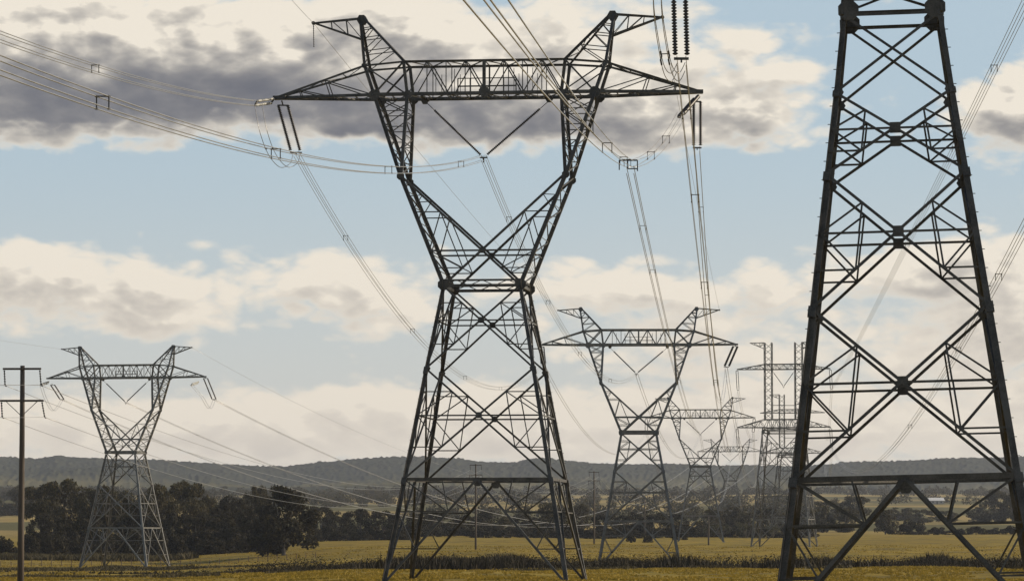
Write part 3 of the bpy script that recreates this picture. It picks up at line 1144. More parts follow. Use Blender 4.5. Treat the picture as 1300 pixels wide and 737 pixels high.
# near spans, towards the previous tower behind the camera to the left
PREV = [V3(-33.7, -30, 20.3), V3(-24.3, -30, 14.5), V3(-12.4, -30, 32.2)]
conductor(span_pts(sL2, PREV[0], 4.2, 80), "bright white conductor bundle crossing the dark cloud to the central tower's left arm", CG, spacers=(.28, .46, .6), r=.026)
conductor(span_pts(vB, PREV[1], 5.6, 80), "white conductor bundle dipping low between photo's left edge and the V insulator", CG, spacers=(.08, .25, .42, .55), r=.024)
hub = at(800, 208, 304)
conductor([sR2] + [lerp(sR2, hub, f) - V3(0, 0, 1.0 * 4 * f * (1 - f)) for f in (.15, .3, .45, .6, .75, .9)] + [hub],
          "short sagging conductor bundle between the bracket and the central tower's right arm", CG, spacers=(.35, .6), half=.3, r=.024)
conductor(span_pts(hub, V3(-5.2, -30, 7.3), 1.2, 80), "dark conductor bundle crossing the beam from the top edge down to the bracket", CG, spacers=(.05, .12, .3, .44), half=.26, r=.024)
mb = MB()
mb.bar(V3(-.9, 0, .3), V3(.6, 0, .3), .12, .12); mb.bar(V3(-.9, 0, .3), V3(-.9, 0, -.5), .09, .09); mb.bar(V3(.6, 0, .3), V3(.6, 0, -.6), .09, .09)
mb.bar(V3(-.2, 0, .3), V3(-.2, 0, -.4), .09, .09); mb.bar(V3(-.2, 0, -.4), V3(.6, 0, -.4), .09, .09)
o = mb.build("spacer_bracket", STEEL_DARK); o.location = hub
tag(o, "small square metal bracket joining sagging conductors right of the central tower", "bracket")
wire(pkL, V3(-20, -30, 45), 6, "hair-thin earth wire leaving the photo's top left from the central tower's peak", EG)
# jumper loops
def spline(pts, n=8):
    pts = [Vector(p_) for p_ in pts]
    out = []
    for i in range(len(pts) - 1):
        p0, p1, p2, p3 = pts[max(i - 1, 0)], pts[i], pts[i + 1], pts[min(i + 2, len(pts) - 1)]
        for k_ in range(n):
            t_ = k_ / n
            out.append(.5 * ((2 * p1) + (p2 - p0) * t_ + (2 * p0 - 5 * p1 + 4 * p2 - p3) * t_ ** 2 + (3 * p1 - p0 - 3 * p2 + p3) * t_ ** 3))
    out.append(pts[-1])
    return out


JG = "jumper loops"
conductor(spline([sL2 + V3(.2, 0, -.1), at(334, 165, 320), at(345, 195, 322), at(360, 212, 324), at(373, 207, 326), sL + V3(0, 0, -.1)]),
          "hanging jumper loop of two cables at the central tower's left arm tip", JG, 2, .35, .028, (.35,), "jumper_loop")

# huge tower at right
nA = 10.4
nL = at(865, 77, 180)
insulator_pair(wpt(near_t, -nA, 0, 32.0), nL, V3(.29, 0, 0), "long insulator pair hanging from above the photo's top edge, right of centre", IG, .15)
nR = at(1408, 75, 178)
insulator_pair(wpt(near_t, nA, 0, 32.0), nR, V3(.29, 0, 0), "insulator pair under the huge tower's right lower arm, beyond the photo's edge", IG, .15)
nR2 = at(1401, -198, 176)
insulator_pair(wpt(near_t, nA, 0, 47.6), nR2, V3(.29, 0, 0), "insulator pair under the huge tower's right upper arm, beyond the photo's edge", IG, .15)
m1L, m1R = wpt(mast_t, -12.6, 0, 47.6), wpt(mast_t, 12.6, 0, 47.6)
l1L, l1R = wpt(mast_t, -12.6, 0, 32.0), wpt(mast_t, 12.6, 0, 32.0)
for (A, nm) in ((m1L, "left upper"), (m1R, "right upper"), (l1L, "left lower"), (l1R, "right lower")):
    insulator_pair(A, A + V3(.3, 0, -6.0), V3(.3, 0, 0), "thin insulator pair under the %s arm of the nearer twin-mast tower" % nm, IG, .14)
v_string(wpt(mast_t, -3.0, 0, 47.2), wpt(mast_t, 3.0, 0, 47.2), wpt(mast_t, 0, 0, 43.0), "V-shaped insulator pair between the masts of the nearer twin-mast tower", "V-shaped insulators", .15)
CG2 = "conductor bundles of the second line"
conductor(span_pts(nL, m1L + V3(.3, 0, -6), 19, 60), "conductor bundle dropping from the insulators hanging at the photo's top edge", CG2, spacers=(.02, .05, .1, .2), r=.018)
conductor(span_pts(nR, l1R + V3(.3, 0, -6), 12.6, 60), "conductor bundle behind the huge tower, the lower of its two", CG2, spacers=(.05, .1, .17, .3), r=.022)
conductor(span_pts(nR2, m1R + V3(.3, 0, -6), 1.0, 60), "conductor bundle behind the huge tower, the upper of its two", CG2, spacers=(.05, .1, .17, .3), r=.022)
conductor(spline([at(833, -60, 176), at(835, 10, 177), at(841, 55, 178), at(848, 88, 179), at(857, 98, 180), nL + V3(0, 0, -.3)]),
          "jumper loop of cables beside the insulators at the photo's top edge", JG, 4, .2, .02, (.5,), "jumper_loop")

# left tower
ltL, ltR = wpt(left_t, -271 * S, 0, zb), wpt(left_t, 271 * S, 0, zb)
lL, lR, lV = at(79, 507, ltL.y + 4), at(272, 507, ltR.y + 4), wpt(left_t, -1 * S, 0, zb - 80 * S)
insulator_pair(at(66, 487, ltL.y), lL, V3(.45, 0, 0), "paired insulators slanting right below the sunlit left tower's left arm tip", IG, .17)
insulator_pair(ltR, lR, V3(.45, 0, 0), "paired insulators slanting right below the sunlit left tower's right arm tip", IG, .17)
lL2 = at(52, 488, ltL.y - 7)
insulator_pair(at(62, 485, ltL.y), lL2, V3(.1, 0, .2), "short pale insulator pair reaching left off the sunlit left tower's arm tip", IG, .15, LITDISC)
lR2 = at(243, 488, ltR.y - 9)
insulator_pair(at(252, 485, ltR.y), lR2, V3(.1, 0, .2), "short pale insulator pair under the sunlit left tower's right arm", IG, .15, LITDISC)
v_string(wpt(left_t, -80 * S, 0, zb - .5), wpt(left_t, 80 * S, 0, zb - .5), lV, "V-shaped insulator pair under the sunlit left tower's beam", "V-shaped insulators", .17)
for (a, b_, c, nm) in ((lL2, lL, (60, 520), "left"), (lR2, lR, (258, 517), "right")):
    conductor(spline([a, at(c[0] - 2, c[1] - 14, a.y + 1), at(c[0] + 8, c[1] + 1, a.y + 4), b_]), "faint jumper loop at the sunlit left tower's %s arm tip" % nm, JG, 2, .3, .04, (), "jumper_loop")
# farther towers' strings
ftL, ftR = wpt(far_t, -271 * S, 0, zb), wpt(far_t, 271 * S, 0, zb)
fL, fR, fV = ftL + V3(0, 0, -5), ftR + V3(-.4, 0, -5), wpt(far_t, 0, 0, zb - 5.6)
insulator_pair(ftL, fL, V3(.4, 0, 0), "small insulator pair under the distant Y tower's left arm tip", IG, .17)
insulator_pair(ftR, fR, V3(.4, 0, 0), "small insulator pair under the distant Y tower's right arm tip", IG, .17)
v_string(wpt(far_t, -80 * S, 0, zb - .5), wpt(far_t, 80 * S, 0, zb - .5), fV, "small V-shaped insulator pair under the distant Y tower's beam", "V-shaped insulators", .17)
gtL, gtR = wpt(farther_t, -271 * S, 0, zb), wpt(farther_t, 271 * S, 0, zb)
gL, gR, gV = gtL + V3(0, 0, -5), gtR + V3(0, 0, -5), wpt(farther_t, 0, 0, zb - 5.6)
insulator_pair(gtL, gL, V3(.4, 0, 0), "tiny insulator pair under the farthest Y tower's left arm", IG, .2)
insulator_pair(gtR, gR, V3(.4, 0, 0), "tiny insulator pair under the farthest Y tower's right arm", IG, .2)
v_string(wpt(farther_t, -80 * S, 0, zb - .5), wpt(farther_t, 80 * S, 0, zb - .5), gV, "tiny V-shaped insulator pair under the farthest Y tower's beam", "V-shaped insulators", .2)

conductor(span_pts(hub + V3(0, 0, -.5), fV, 5.5, 60), "conductor bundle dropping from the square bracket to the distant Y tower", CG, 4, .3, .03, (.05, .1, .2, .35))
conductor(span_pts(mL, fL, 12), "faint conductor bundle from the gully tower's left arm to the distant Y tower", CG, 2, .25, .04, (.3,))
conductor(span_pts(mV, fV, 12), "faint conductor bundle from the gully tower's V insulator to the distant Y tower", CG, 2, .25, .04, (.3,))
conductor(span_pts(mR, fR, 12), "faint conductor bundle from the gully tower's right arm to the distant Y tower", CG, 2, .25, .04, (.3,))
for (a, b_, nm) in ((fL, gL, "left arm"), (fV, gV, "V insulator"), (fR, gR, "right arm")):
    conductor(span_pts(a, b_, 24), "pale sagging conductor bundle beyond the distant Y tower's %s" % nm, CG, 2, .25, .05, ())
CG3 = "conductors leaving the sunlit left tower"
conductor(span_pts(lL, gL, 33, 60), "faint conductor bundle descending right from the sunlit left tower's left arm", CG3, 2, .25, .045, (.05, .1))
conductor(span_pts(lV, gV, 33, 60), "faint conductor bundle descending right from the sunlit left tower's V insulator", CG3, 2, .25, .045, (.05, .1))
conductor(span_pts(lR, gR, 33, 60), "faint conductor bundle descending right from the sunlit left tower's right arm", CG3, 2, .25, .045, (.05, .1))
lpL, lpR = wpt(left_t, -225 * S, 0, zpk), wpt(left_t, 225 * S, 0, zpk)
wire(lpR, wpt(farther_t, 225 * S, 0, zpk), 33, "hair-thin earth wire descending right from the sunlit left tower's peak", EG, .025)
wire(lpL, V3(-190, 470, 62), 4, "hair-thin earth wire running left from the sunlit left tower's peak", EG, .022)
conductor(span_pts(lL2, V3(-220, 470, 52), 8), "faint conductor bundle leaving the photo's left edge from the sunlit left tower", CG3, 2, .25, .035, ())
mf = [wpt(mast_far, sx * 12.6, 0, z_ - 5) for z_ in (47.6, 32.0) for sx in (-1, 1)]
for (A, B, nm) in ((m1L, mf[0], "left upper"), (m1R, mf[1], "right upper"), (l1L, mf[2], "left lower"), (l1R, mf[3], "right lower")):
    conductor(span_pts(A + V3(.3, 0, -6), B, 10), "faint conductor pair between the twin-mast towers, %s arm" % nm, CG2, 2, .25, .04, ())

# ------------------------------------------------------------------ timber poles
PG = "timber power poles across the pasture"


def pole(px, D, h, label, detail=True, arm2=True, lift=0.0):
    x = (px - CX) / FPX * D
    root = empty("power_pole", (x, D, gz(x, D) + lift), R(-4))
    mb = MB()
    n = 10
    mb.tube([V3(0, 0, -1.5), V3(0, 0, h * .3), V3(.02, 0, h * .7), V3(0, 0, h)], [.29, .265, .22, .19], 12)
    mb.build("pole", TIMBER, root, True)
    arms = [(h - .28, 1.62)] + ([(h - 2.95, 1.85)] if arm2 else [])
    ends = []
    for i, (z_, hw) in enumerate(arms):
        mb = MB()
        mb.bar(V3(-hw, -.2, z_), V3(hw, -.2, z_), .14, .17)
        if i == 1:
            for s_ in (-1, 1):
                mb.bar(V3(s_ * hw * .75, -.22, z_), V3(s_ * .15, -.2, z_ - 1.15), .07, .05)
        a_ = mb.build("crossarm", TIMBER, root)
        for s_ in (-1, 1):
            mb = MB()
            sl = .1 if s_ > 0 else .06
            top, bot = V3(s_ * hw * .93, -.2, z_ - .1), V3(s_ * hw * .93 + sl + i * .12 * (s_ > 0), -.1, z_ - 1.38)
            discs(mb, top, bot, .09, .2, 7)
            mb.tube([V3(bot.x, bot.y, bot.z), V3(bot.x + .05, bot.y + .3, bot.z - .06)], .05, 5)
            mb.build("insulator", PORC, a_, True)
            ends.append(wpt(root, *bot))
    tag(root, label, "power pole", PG)
    return ends


e0 = pole(28, 310, 18.7, "tall timber power pole with two crossarms at the photo's left edge")
e1 = pole(604, 1000, 23.0, "short sunlit timber pole seen between the central tower's legs")
e2 = pole(754, 1150, 23.0, "timber pole with two crossarms between the central tower and the gully tower")
e3 = pole(818, 1500, 16.0, "small distant timber pole seen through the gully tower", arm2=False)
e4 = pole(899, 1190, 9.5, "low timber pole before the bushes at the distant Y tower", arm2=False)
DG = "distribution wires strung between the timber poles"
for i, nm in enumerate(("upper left", "upper right", "lower left", "lower right")):
    wire(e0[i], e1[i], (6.9, 6.4, 7.6, 7.0)[i], "%s pale wire sagging from the left pole to the short pole" % nm, DG, .022)
    wire(e1[i], e2[i], 5.5, "%s pale wire sagging right from the short pole between the tower legs" % nm, DG, .025)
    px_ = e0[i] + V3(-60, -330, 3)
    wire(e0[i], px_, 4, "%s wire leaving the left pole past the photo's edge" % nm, DG, .014)
for i in range(2):
    wire(e2[i], e3[i], 4, "%s faint wire beyond the two-armed pole" % ("left", "right")[i], DG, .035)

# ------------------------------------------------------------------ trees
def leaf_cloud(lobes, n, size, rng, flat=.75):
    """n leaf-clump quads spread through a set of lobes (x,y,z,r)"""
    lobes = np.array(lobes)
    wts = lobes[:, 3] ** 2
    idx = rng.choice(len(lobes), n, p=wts / wts.sum())
    d = rng.normal(size=(n, 3))
    d /= np.linalg.norm(d, axis=1, keepdims=True)
    rr = lobes[idx, 3] * rng.uniform(.45, 1.08, n) ** .6
    c = lobes[idx, :3] + d * rr[:, None] * np.array([1, 1, flat])
    nrm = d + rng.normal(size=(n, 3)) * .7
    nrm /= np.linalg.norm(nrm, axis=1, keepdims=True)
    t1 = np.cross(nrm, rng.normal(size=(n, 3)))
    t1 /= np.linalg.norm(t1, axis=1, keepdims=True)
    t2 = np.cross(nrm, t1)
    s_ = size * rng.uniform(.5, 1.35, n)[:, None]
    a = rng.uniform(.45, 1.0, n)[:, None]
    V = np.stack([c - t1 * s_, c - t2 * s_ * a * .6, c + t1 * s_, c + t2 * s_ * a * .6], 1)
    return V.reshape(-1, 3)


def tree_proto(kind, seed):
    """returns (trunk MB, crown vertices) for a tree about 20 m high (or a bush)"""
    rng = np.random.default_rng(seed)
    tr = MB()
    lobes = []
    if kind == 'gum':            # open rounded eucalypt
        H, Rr = 20.0, 9.0
        tr.tube([V3(0, 0, -.5), V3(.2, .1, 3), V3(-.1, .2, 7), V3(.3, 0, 11)], [.6, .48, .38, .25], 8)
        for i in range(30):
            a, q = rng.uniform(0, 2 * math.pi), rng.uniform(0, 1) ** .6
            z_ = rng.uniform(5.0, 17.6)
            lim = Rr * math.sqrt(max(.08, 1 - ((z_ - 10.5) / 8.6) ** 2))
            lobes.append((math.cos(a) * lim * q, math.sin(a) * lim * q, z_, rng.uniform(1.5, 3.0)))
        n, sz = 5200, .52
    elif kind == 'dense':        # dense dark tree with foliage almost to the ground
        H, Rr = 20.0, 9.0
        tr.tube([V3(0, 0, -.5), V3(.1, .1, 3), V3(0, .2, 9)], [.65, .5, .3], 8)
        for i in range(48):
            a, q = rng.uniform(0, 2 * math.pi), rng.uniform(0, 1) ** .55
            z_ = 1.3 + 16.5 * rng.random() ** 1.25
            lim = Rr * math.sqrt(max(.1, 1 - ((z_ - 8.0) / 11.0) ** 2))
            lobes.append((math.cos(a) * lim * q, math.sin(a) * lim * q, z_, rng.uniform(1.6, 3.1)))
        n, sz = 8500, .55
    elif kind == 'bush':         # low dome, unit ~6 m high
        tr.tube([V3(0, 0, -.3), V3(.1, 0, 1.5), V3(0, .1, 3)], [.25, .2, .12], 6)
        for i in range(30):
            a, q = rng.uniform(0, 2 * math.pi), rng.uniform(0, 1) ** .5
            z_ = rng.uniform(.2, 4.9)
            lim = 4.2 * math.sqrt(max(.05, 1 - (z_ / 5.6) ** 2))
            lobes.append((math.cos(a) * lim * q, math.sin(a) * lim * q, z_, rng.uniform(.9, 1.5)))
        n, sz = 4200, .34
    else:                        # 'scrub': twiggy open shrub, ~4 m
        tr.tube([V3(0, 0, -.2), V3(0, 0, .6)], [.15, .1], 6)
        for i in range(16):
            a = rng.uniform(0, 2 * math.pi)
            e = V3(math.cos(a) * rng.uniform(1, 3), math.sin(a) * rng.uniform(1, 3), rng.uniform(1.8, 4))
            tr.tube([V3(0, 0, .2), e * .5 + V3(0, 0, .3), e], [.07, .05, .02], 4)
            lobes.append((e.x, e.y, e.z * .9, rng.uniform(.4, .9)))
        n, sz = 700, .22
    if kind in ('gum', 'dense'):
        for i in rng.choice(len(lobes), 9, replace=False):
            lx, ly, lz, lr = lobes[i]
            z0 = rng.uniform(2.5, 6)
            e = V3(lx, ly, lz)
            tr.tube([V3(.1, .1, z0), lerp(V3(.1, .1, z0), e, .5) + V3(0, 0, .8), e], [.26, .16, .05], 6)
    return tr, leaf_cloud(lobes, n, sz, rng)


PROTO = {}
for kind, seeds in (('gum', (1, 2, 3)), ('dense', (4, 5, 6)), ('bush', (7, 8)), ('scrub', (9,))):
    for s_ in seeds:
        tr, V = tree_proto(kind, s_)
        tm = bpy.data.meshes.new("trunk")
        tm.from_pydata(tr.v, [], tr.f); tm.materials.append(BARK); tm.update()
        PROTO.setdefault(kind, []).append((tm, V))
SIZE = {'gum': (19.5, 19.5), 'dense': (19.8, 19.0), 'bush': (6.2, 9.2), 'scrub': (4.2, 6.0)}
CROWN = {}
tcount = 0


def tree(px, D, top, width, kind, leaf, label, cat="tree", group=None):
    """top: photo y of the crown's top, width in photo px"""
    global tcount
    x = (px - CX) / FPX * D
    z_ = gz(x, D)
    hm = max(at(px, top, D).z - z_, 1.0)
    wm = width * D / FPX
    i = tcount % len(PROTO[kind])
    tcount += 1
    tm, V = PROTO[kind][i]
    key = (kind, i, leaf)
    name = {'gum': 'gum_tree', 'dense': 'broadleaf_tree', 'bush': 'bush', 'scrub': 'shrub'}[kind]
    root = empty(name, (x, D, z_ - .1), random.uniform(0, 6.28))
    H, W_ = SIZE[kind]
    root.scale = (wm / W_, wm / W_, hm / H)
    to = bpy.data.objects.new("trunk", tm); COL.objects.link(to); to.parent = root
    if key not in CROWN:
        CROWN[key] = np_mesh("crown", V, 4, LEAF[leaf], root)
    else:
        co = CROWN[key].copy(); COL.objects.link(co); co.parent = root
    tag(root, label, cat, group)
    return root


GW = "dark trees massed behind the left tower"
GH = "hedgerow trees behind the central tower's legs"
GR = "hazy trees in the far paddocks at right"
# left mass
tree(361, 975, 613, 90, 'dense', 1, "big round dark tree standing alone in the pasture right of the left tower")
LM = "tall dark gum tree in the mass behind the sunlit left tower"
for (px, D, top, wd_, kd, lf) in ((85, 1260, 605, 76, 'gum', 0), (122, 1240, 608, 62, 'gum', 0), (205, 1200, 604, 70, 'gum', 0), (235, 1230, 607, 62, 'gum', 0),
                                  (262, 1240, 622, 50, 'gum', 0), (165, 1290, 619, 62, 'gum', 0), (185, 1190, 630, 60, 'gum', 0), (300, 1240, 622, 52, 'gum', 1),
                                  (325, 1330, 607, 34, 'gum', 0), (55, 1330, 612, 60, 'gum', 0), (280, 1260, 628, 54, 'gum', 0), (148, 1230, 613, 50, 'gum', 0), (335, 1270, 625, 44, 'gum', 0), (288, 1190, 640, 54, 'gum', 1)):
    tree(px, D, top, wd_, kd, lf, LM, "tree", GW)
LB = "bushy low dark tree along the front of the trees behind the left tower"
for (px, D, top, wd_, kd, lf) in ((62, 1180, 648, 60, 'dense', 1), (100, 1150, 642, 62, 'dense', 1), (140, 1160, 640, 60, 'dense', 1), (175, 1150, 650, 56, 'dense', 1),
                                  (212, 1150, 642, 58, 'dense', 1), (250, 1150, 645, 56, 'dense', 1), (284, 1140, 655, 52, 'dense', 1), (316, 1130, 640, 54, 'dense', 1), (335, 1190, 632, 50, 'dense', 1)):
    tree(px, D, top, wd_, kd, lf, LB, "tree", GW)
FB = "low dark undergrowth bush at the foot of the trees behind the left tower"
for i, px in enumerate(range(74, 350, 14)):
    tree(px, 1105 + (i * 23) % 40, (676, 668, 679, 671, 665, 674)[i % 6], 34 + (i * 11) % 12, 'bush', 1, FB, "bush", "undergrowth behind the left tower")
tree(28, 2500, 613, 44, 'gum', 0, "tall pale-topped tree at the left edge behind the timber pole", "tree")
tree(-30, 2450, 630, 80, 'dense', 1, "dark tree cut off by the photo's left edge", "tree")
for (px, D, top, wd_) in ((6, 1090, 677, 40), (38, 1085, 673, 36), (66, 1080, 668, 34)):
    tree(px, D, top, wd_, 'bush', 1, "dark bush at the field edge between the left pole and left tower", "bush", "bushes by the left pole")
tree(14, 2750, 637, 50, 'dense', 1, "dark hedge tree across the pale field at far left", "tree")
tree(58, 2700, 638, 46, 'dense', 0, "olive hedge tree beside the pale field at far left", "tree")
# centre-left
HL = "low dark hedgerow tree between the lone round tree and the central tower"
for (px, top, wd_) in ((408, 640, 44), (432, 646, 46), (458, 641, 44), (486, 646, 48), (512, 650, 44)):
    tree(px, 1400 + (px % 7) * 12, top, wd_, 'dense', 1, HL, "tree", "hedgerow left of the central tower")
HC = "dark hedgerow tree seen through the central tower's legs"
for i, px in enumerate(range(535, 745, 21)):
    tree(px, 1560 + (i * 37) % 90, (652, 648, 655, 650, 646, 653, 649, 655, 644, 640)[i % 10], 34 + (i * 7) % 12, 'dense', (1, 1, 0)[i % 3], HC, "tree", GH)
for (px, top, wd_) in ((705, 633, 44), (738, 638, 36)):
    tree(px, 1700, top, wd_, 'gum', 0, "taller grey-green tree behind the central tower's right leg", "tree", "taller trees by the two-armed pole")
HR = "dark hedgerow tree behind the gully tower's legs"
for i, px in enumerate((768, 792, 815, 838, 858, 878)):
    tree(px, 1520 + (i * 31) % 80, (648, 652, 645, 647, 650, 656)[i], 34, 'dense', 1, HR, "tree", "hedgerow behind the gully tower")
for i, px in enumerate(range(752, 1030, 13)):
    tree(px, 1490 + (i * 31) % 60, (668, 664, 670, 666, 672, 663, 669)[i % 7], 22 + (i * 7) % 10, 'bush', 1, "low dark bush under the hedgerow trees right of the central tower", "bush", "bushes under the right hedgerow")
for i, px in enumerate(range(400, 750, 15)):
    tree(px, 1375 + (i * 29) % 50 + (px > 520) * 110, (668, 663, 670, 666, 672, 664, 669)[i % 7], 24 + (i * 7) % 10, 'bush', 1, "low dark bush under the hedgerow behind the central tower", "bush", "bushes under the centre hedgerow")
HF = "grey-green tree in the belt behind the distant towers"
for i, px in enumerate((905, 928, 950, 974, 998, 1018)):
    tree(px, 1750 + (i * 29) % 90, (645, 640, 646, 642, 648, 644)[i], 36, 'dense', (0, 1)[i % 2], HF, "tree", "tree belt behind the distant towers")
for (px, top, wd_) in ((915, 663, 26), (948, 661, 24), (981, 663, 22), (899, 668, 18)):
    tree(px, 1430, top, wd_, 'scrub', 2, "pale twiggy shrub in the gold pasture by the distant towers", "bush", "shrubs by the distant towers")
tree(862, 1400, 668, 26, 'bush', 1, "dark low bush in pasture right of the gully tower", "bush")
for (px, top) in ((802, 676), (822, 678)):
    tree(px, 1250, top, 14, 'bush', 1, "small dark bush on the gold pasture between the gully tower's legs", "bush", "small bushes in the gully tower")
# right
tree(1043, 1760, 637, 32, 'dense', 0, "tall narrow tree framed just right of the huge tower's left leg")
tree(1072, 1760, 640, 34, 'dense', 0, "rounded tree second from the left inside the huge tower's base")
tree(1123, 1640, 645, 34, 'dense', 0, "loose olive tree beside the round bush inside the huge tower's base")
tree(1157, 1630, 656, 40, 'bush', 1, "dome-shaped dark bush in the middle of the huge tower's base")
for i, px in enumerate(range(1190, 1330, 24)):
    tree(px, 1640, (667, 669, 666, 668, 665, 667)[i % 6], 30, 'bush', 1, "low hedge bush along the field right of the dome-shaped bush", "bush", "hedge right of the dome bush")
for (px, top, wd_) in ((1050, 632, 44), (1085, 628, 44), (1140, 642, 40), (1168, 644, 36), (1200, 647, 30), (1240, 641, 30), (1262, 616, 34), (1284, 624, 38), (1312, 620, 44)):
    tree(px, 2350 + (px * 7) % 160, top, wd_, 'dense', 0, "hazy grey tree in the far paddocks behind the huge tower", "tree", GR)

# far wood: hedgerows and copses up to the hill foot, nobody could count them
def far_wood():
    rng = np.random.default_rng(21)
    out = []
    n = 0
    while n < 900:
        D = rng.uniform(1900, 5600) if rng.random() < .8 else rng.uniform(4200, 5600)
        r_ = rng.uniform(-.17, .17)
        x = r_ * D
        v = vnoise(np.array([x / 190 + 40]), np.array([D / 330]), 11)[0]
        if v < .53 - .12 * (D > 4000): continue
        px = CX + r_ * FPX
        if px > 1190 and 1900 < D < 2250: continue
        if px < 110 and D < 2650: continue
        if px > 1030 and (D < 3000 or rng.random() < .5): continue
        hh = rng.uniform(6, 15)
        V = leaf_cloud([(0, 0, hh * .45, hh * .45), (hh * .4, 0, hh * .4, hh * .36), (-hh * .4, hh * .1, hh * .38, hh * .36), (rng.uniform(-.2, .2) * hh, 0, hh * .75, hh * .26)], 230, hh * .1, rng)
        V += np.array([x, D, gz(x, D) - .3])
        out.append(V)
        n += 1
    o = np_mesh("far_woodland", np.concatenate(out), 4, LEAF[0])
    tag(o, "hazy hedgerows and copses across the far paddocks below the hills", "woodland", kind='stuff')


far_wood()

# ------------------------------------------------------------------ grass, rushes, weeds (stuff)
def blades(name, xs_, ys_, h, wdt, mat, label, per=3, lean=.35, seed=1, cat="grass"):
    rng = np.random.default_rng(seed)
    n = len(xs_)
    zz = ground_z(xs_, ys_)
    base = np.stack([xs_, ys_, zz], -1)
    tri = []
    for k_ in range(per):
        a = rng.uniform(0, 2 * math.pi, n)
        d = np.stack([np.cos(a), np.sin(a), np.zeros(n)], -1)
        hh = h * rng.uniform(.55, 1.15, n)
        wd2 = wdt * rng.uniform(.6, 1.3, n)
        off = rng.normal(size=(n, 3)) * (wdt * .8)[:, None] * np.array([1, 1, 0])
        tip = rng.normal(size=(n, 3)) * (hh * lean)[:, None] * np.array([1, 1, 0]) + np.stack([np.zeros(n), np.zeros(n), hh], -1)
        b0 = base + off
        tri.append(np.stack([b0 - d * wd2[:, None], b0 + d * wd2[:, None], b0 + tip], 1))
    o = np_mesh(name, np.concatenate(tri).reshape(-1, 3), 3, mat)
    tag(o, label, cat, kind='stuff')
    return o


rng = np.random.default_rng(5)
N = 90000
D = np.concatenate([rng.uniform(312, 560, int(N * .62)), rng.uniform(560, 1100, N - int(N * .62))])
X = D * rng.uniform(-.165, .165, N)
pat = vnoise(X / 6 + 200, D / 14 + 10, 31) * .6 + vnoise(X / 1.7 + 200, D / 4 + 10, 32) * .4
keep = pat > .42
X, D, pat = X[keep], D[keep], pat[keep]
blades("pasture_grass", X, D, .16 + .3 * (pat - .4), np.full(len(X), .14), GRASS, "golden tussocky pasture grass under the towers", seed=2)
# rushes in the gully
N = 26000
X = rng.uniform(-75, 125, N)
D = 630 + rng.normal(size=N) * 30 + 9 * np.sin(X * .06)
env = np.clip((X + 42) / 25, .12, 1) * (.05 + 1.5 * vnoise(X / 9 + 77, D / 30, 41) ** 1.5)
keep = rng.random(N) < env + .1
X, D, env = X[keep], D[keep], env[keep]
blades("gully_rushes", X, D, .35 + 1.7 * env, np.full(len(X), .2), REED, "dark rank rushes filling the gully across the pasture", per=4, lean=.28, seed=3, cat="rushes")
def scrub_clumps():
    r = np.random.default_rng(71)
    out = []
    for i in range(2100):
        x = r.uniform(-60, 125)
        d = 632 + r.normal() * 30 + 9 * math.sin(x * .06)
        if r.random() > np.clip((x + 48) / 22, .1, 1) * (.35 + vnoise(np.array([x / 8 + 77]), np.array([d / 25]), 49)[0]): continue
        h = .6 + 1.7 * r.random() ** 1.5 * (1.6 if r.random() < .07 else 1)
        V = leaf_cloud([(0, 0, h * .6, h), (h * .9, 0, h * .4, h * .8), (-h * .8, h * .3, h * .4, h * .8)], 60, .17, r)
        out.append(V + np.array([x, d, gz(x, d)]))
    tag(np_mesh("gully_scrub", np.concatenate(out), 4, REED), "low dark scrub lining the gully across the pasture", "scrub", kind='stuff')


scrub_clumps()
# scrubby bank in front of the gully and weeds along the fence
N = 9000
X = rng.uniform(-70, 110, N)
D = 500 + rng.normal(size=N) * 7 + 6 * np.sin(X * .05)
keep = vnoise(X / 7 + 7, D / 30, 43) > .52
blades("rank_weeds", X[keep], D[keep], np.full(keep.sum(), .5), np.full(keep.sum(), .2), WEED, "patchy brown weeds along the near bank of the gully", seed=4, cat="weeds")
N = 15000
X = rng.uniform(-165, -40, N)
D = 815 + rng.normal(size=N) * 9
keep = rng.random(N) < np.clip((-X - 42) / 60, 0, 1) * 1.2 * vnoise(X / 11 + 60, D / 14, 47)
X, D = X[keep], D[keep]; N = len(X)
blades("rank_weeds", X, D, .3 + .6 * vnoise(X / 8 + 70, D / 20, 44), np.full(N, .25), WEED, "brown weed strip along the fence at the left tower's feet", seed=5, cat="weeds")
N = 12000
X = rng.uniform(-185, -85, N)
D = 1040 + rng.normal(size=N) * 9
keep = rng.random(N) < np.clip((-X - 88) / 30, 0, 1) * 1.3 * vnoise(X / 9 + 60, D / 14, 48)
X, D = X[keep], D[keep]; N = len(X)
blades("bramble_hedge", X, D, .8 + 1.6 * vnoise(X / 9 + 70, D / 20, 45), np.full(N, .4), WEED, "grey-brown bramble hedge between the left pole and left tower", seed=6, cat="hedge", per=4)

# ------------------------------------------------------------------ fence, shed, farmhouse
fr = empty("wire_fence", (0, 0, 0))
fx0, fx1, fy0, fy1 = -150.0, -48.0, 862.0, 905.0
NP = 46
heads = []
for i in range(NP):
    f = i / (NP - 1)
    x, y = lerp(fx0, fx1, f), lerp(fy0, fy1, f)
    z_ = gz(x, y)
    h_ = random.uniform(1.25, 1.6)
    mb = MB()
    tl = random.uniform(-.06, .06)
    mb.tube([V3(x, y, z_ - .3), V3(x + tl, y, z_ + h_)], [.10, .085], 6)
    mb.build("post", POSTM, fr)
    heads.append((x, y, z_))
for k_ in range(3):
    mb = MB()
    mb.tube([V3(x, y - .1, z_ + .45 + .35 * k_) for x, y, z_ in heads], .018, 4)
    mb.build("wire", STEEL, fr)
tag(fr, "old post-and-wire fence crossing the pasture right of the left tower's feet", "fence")

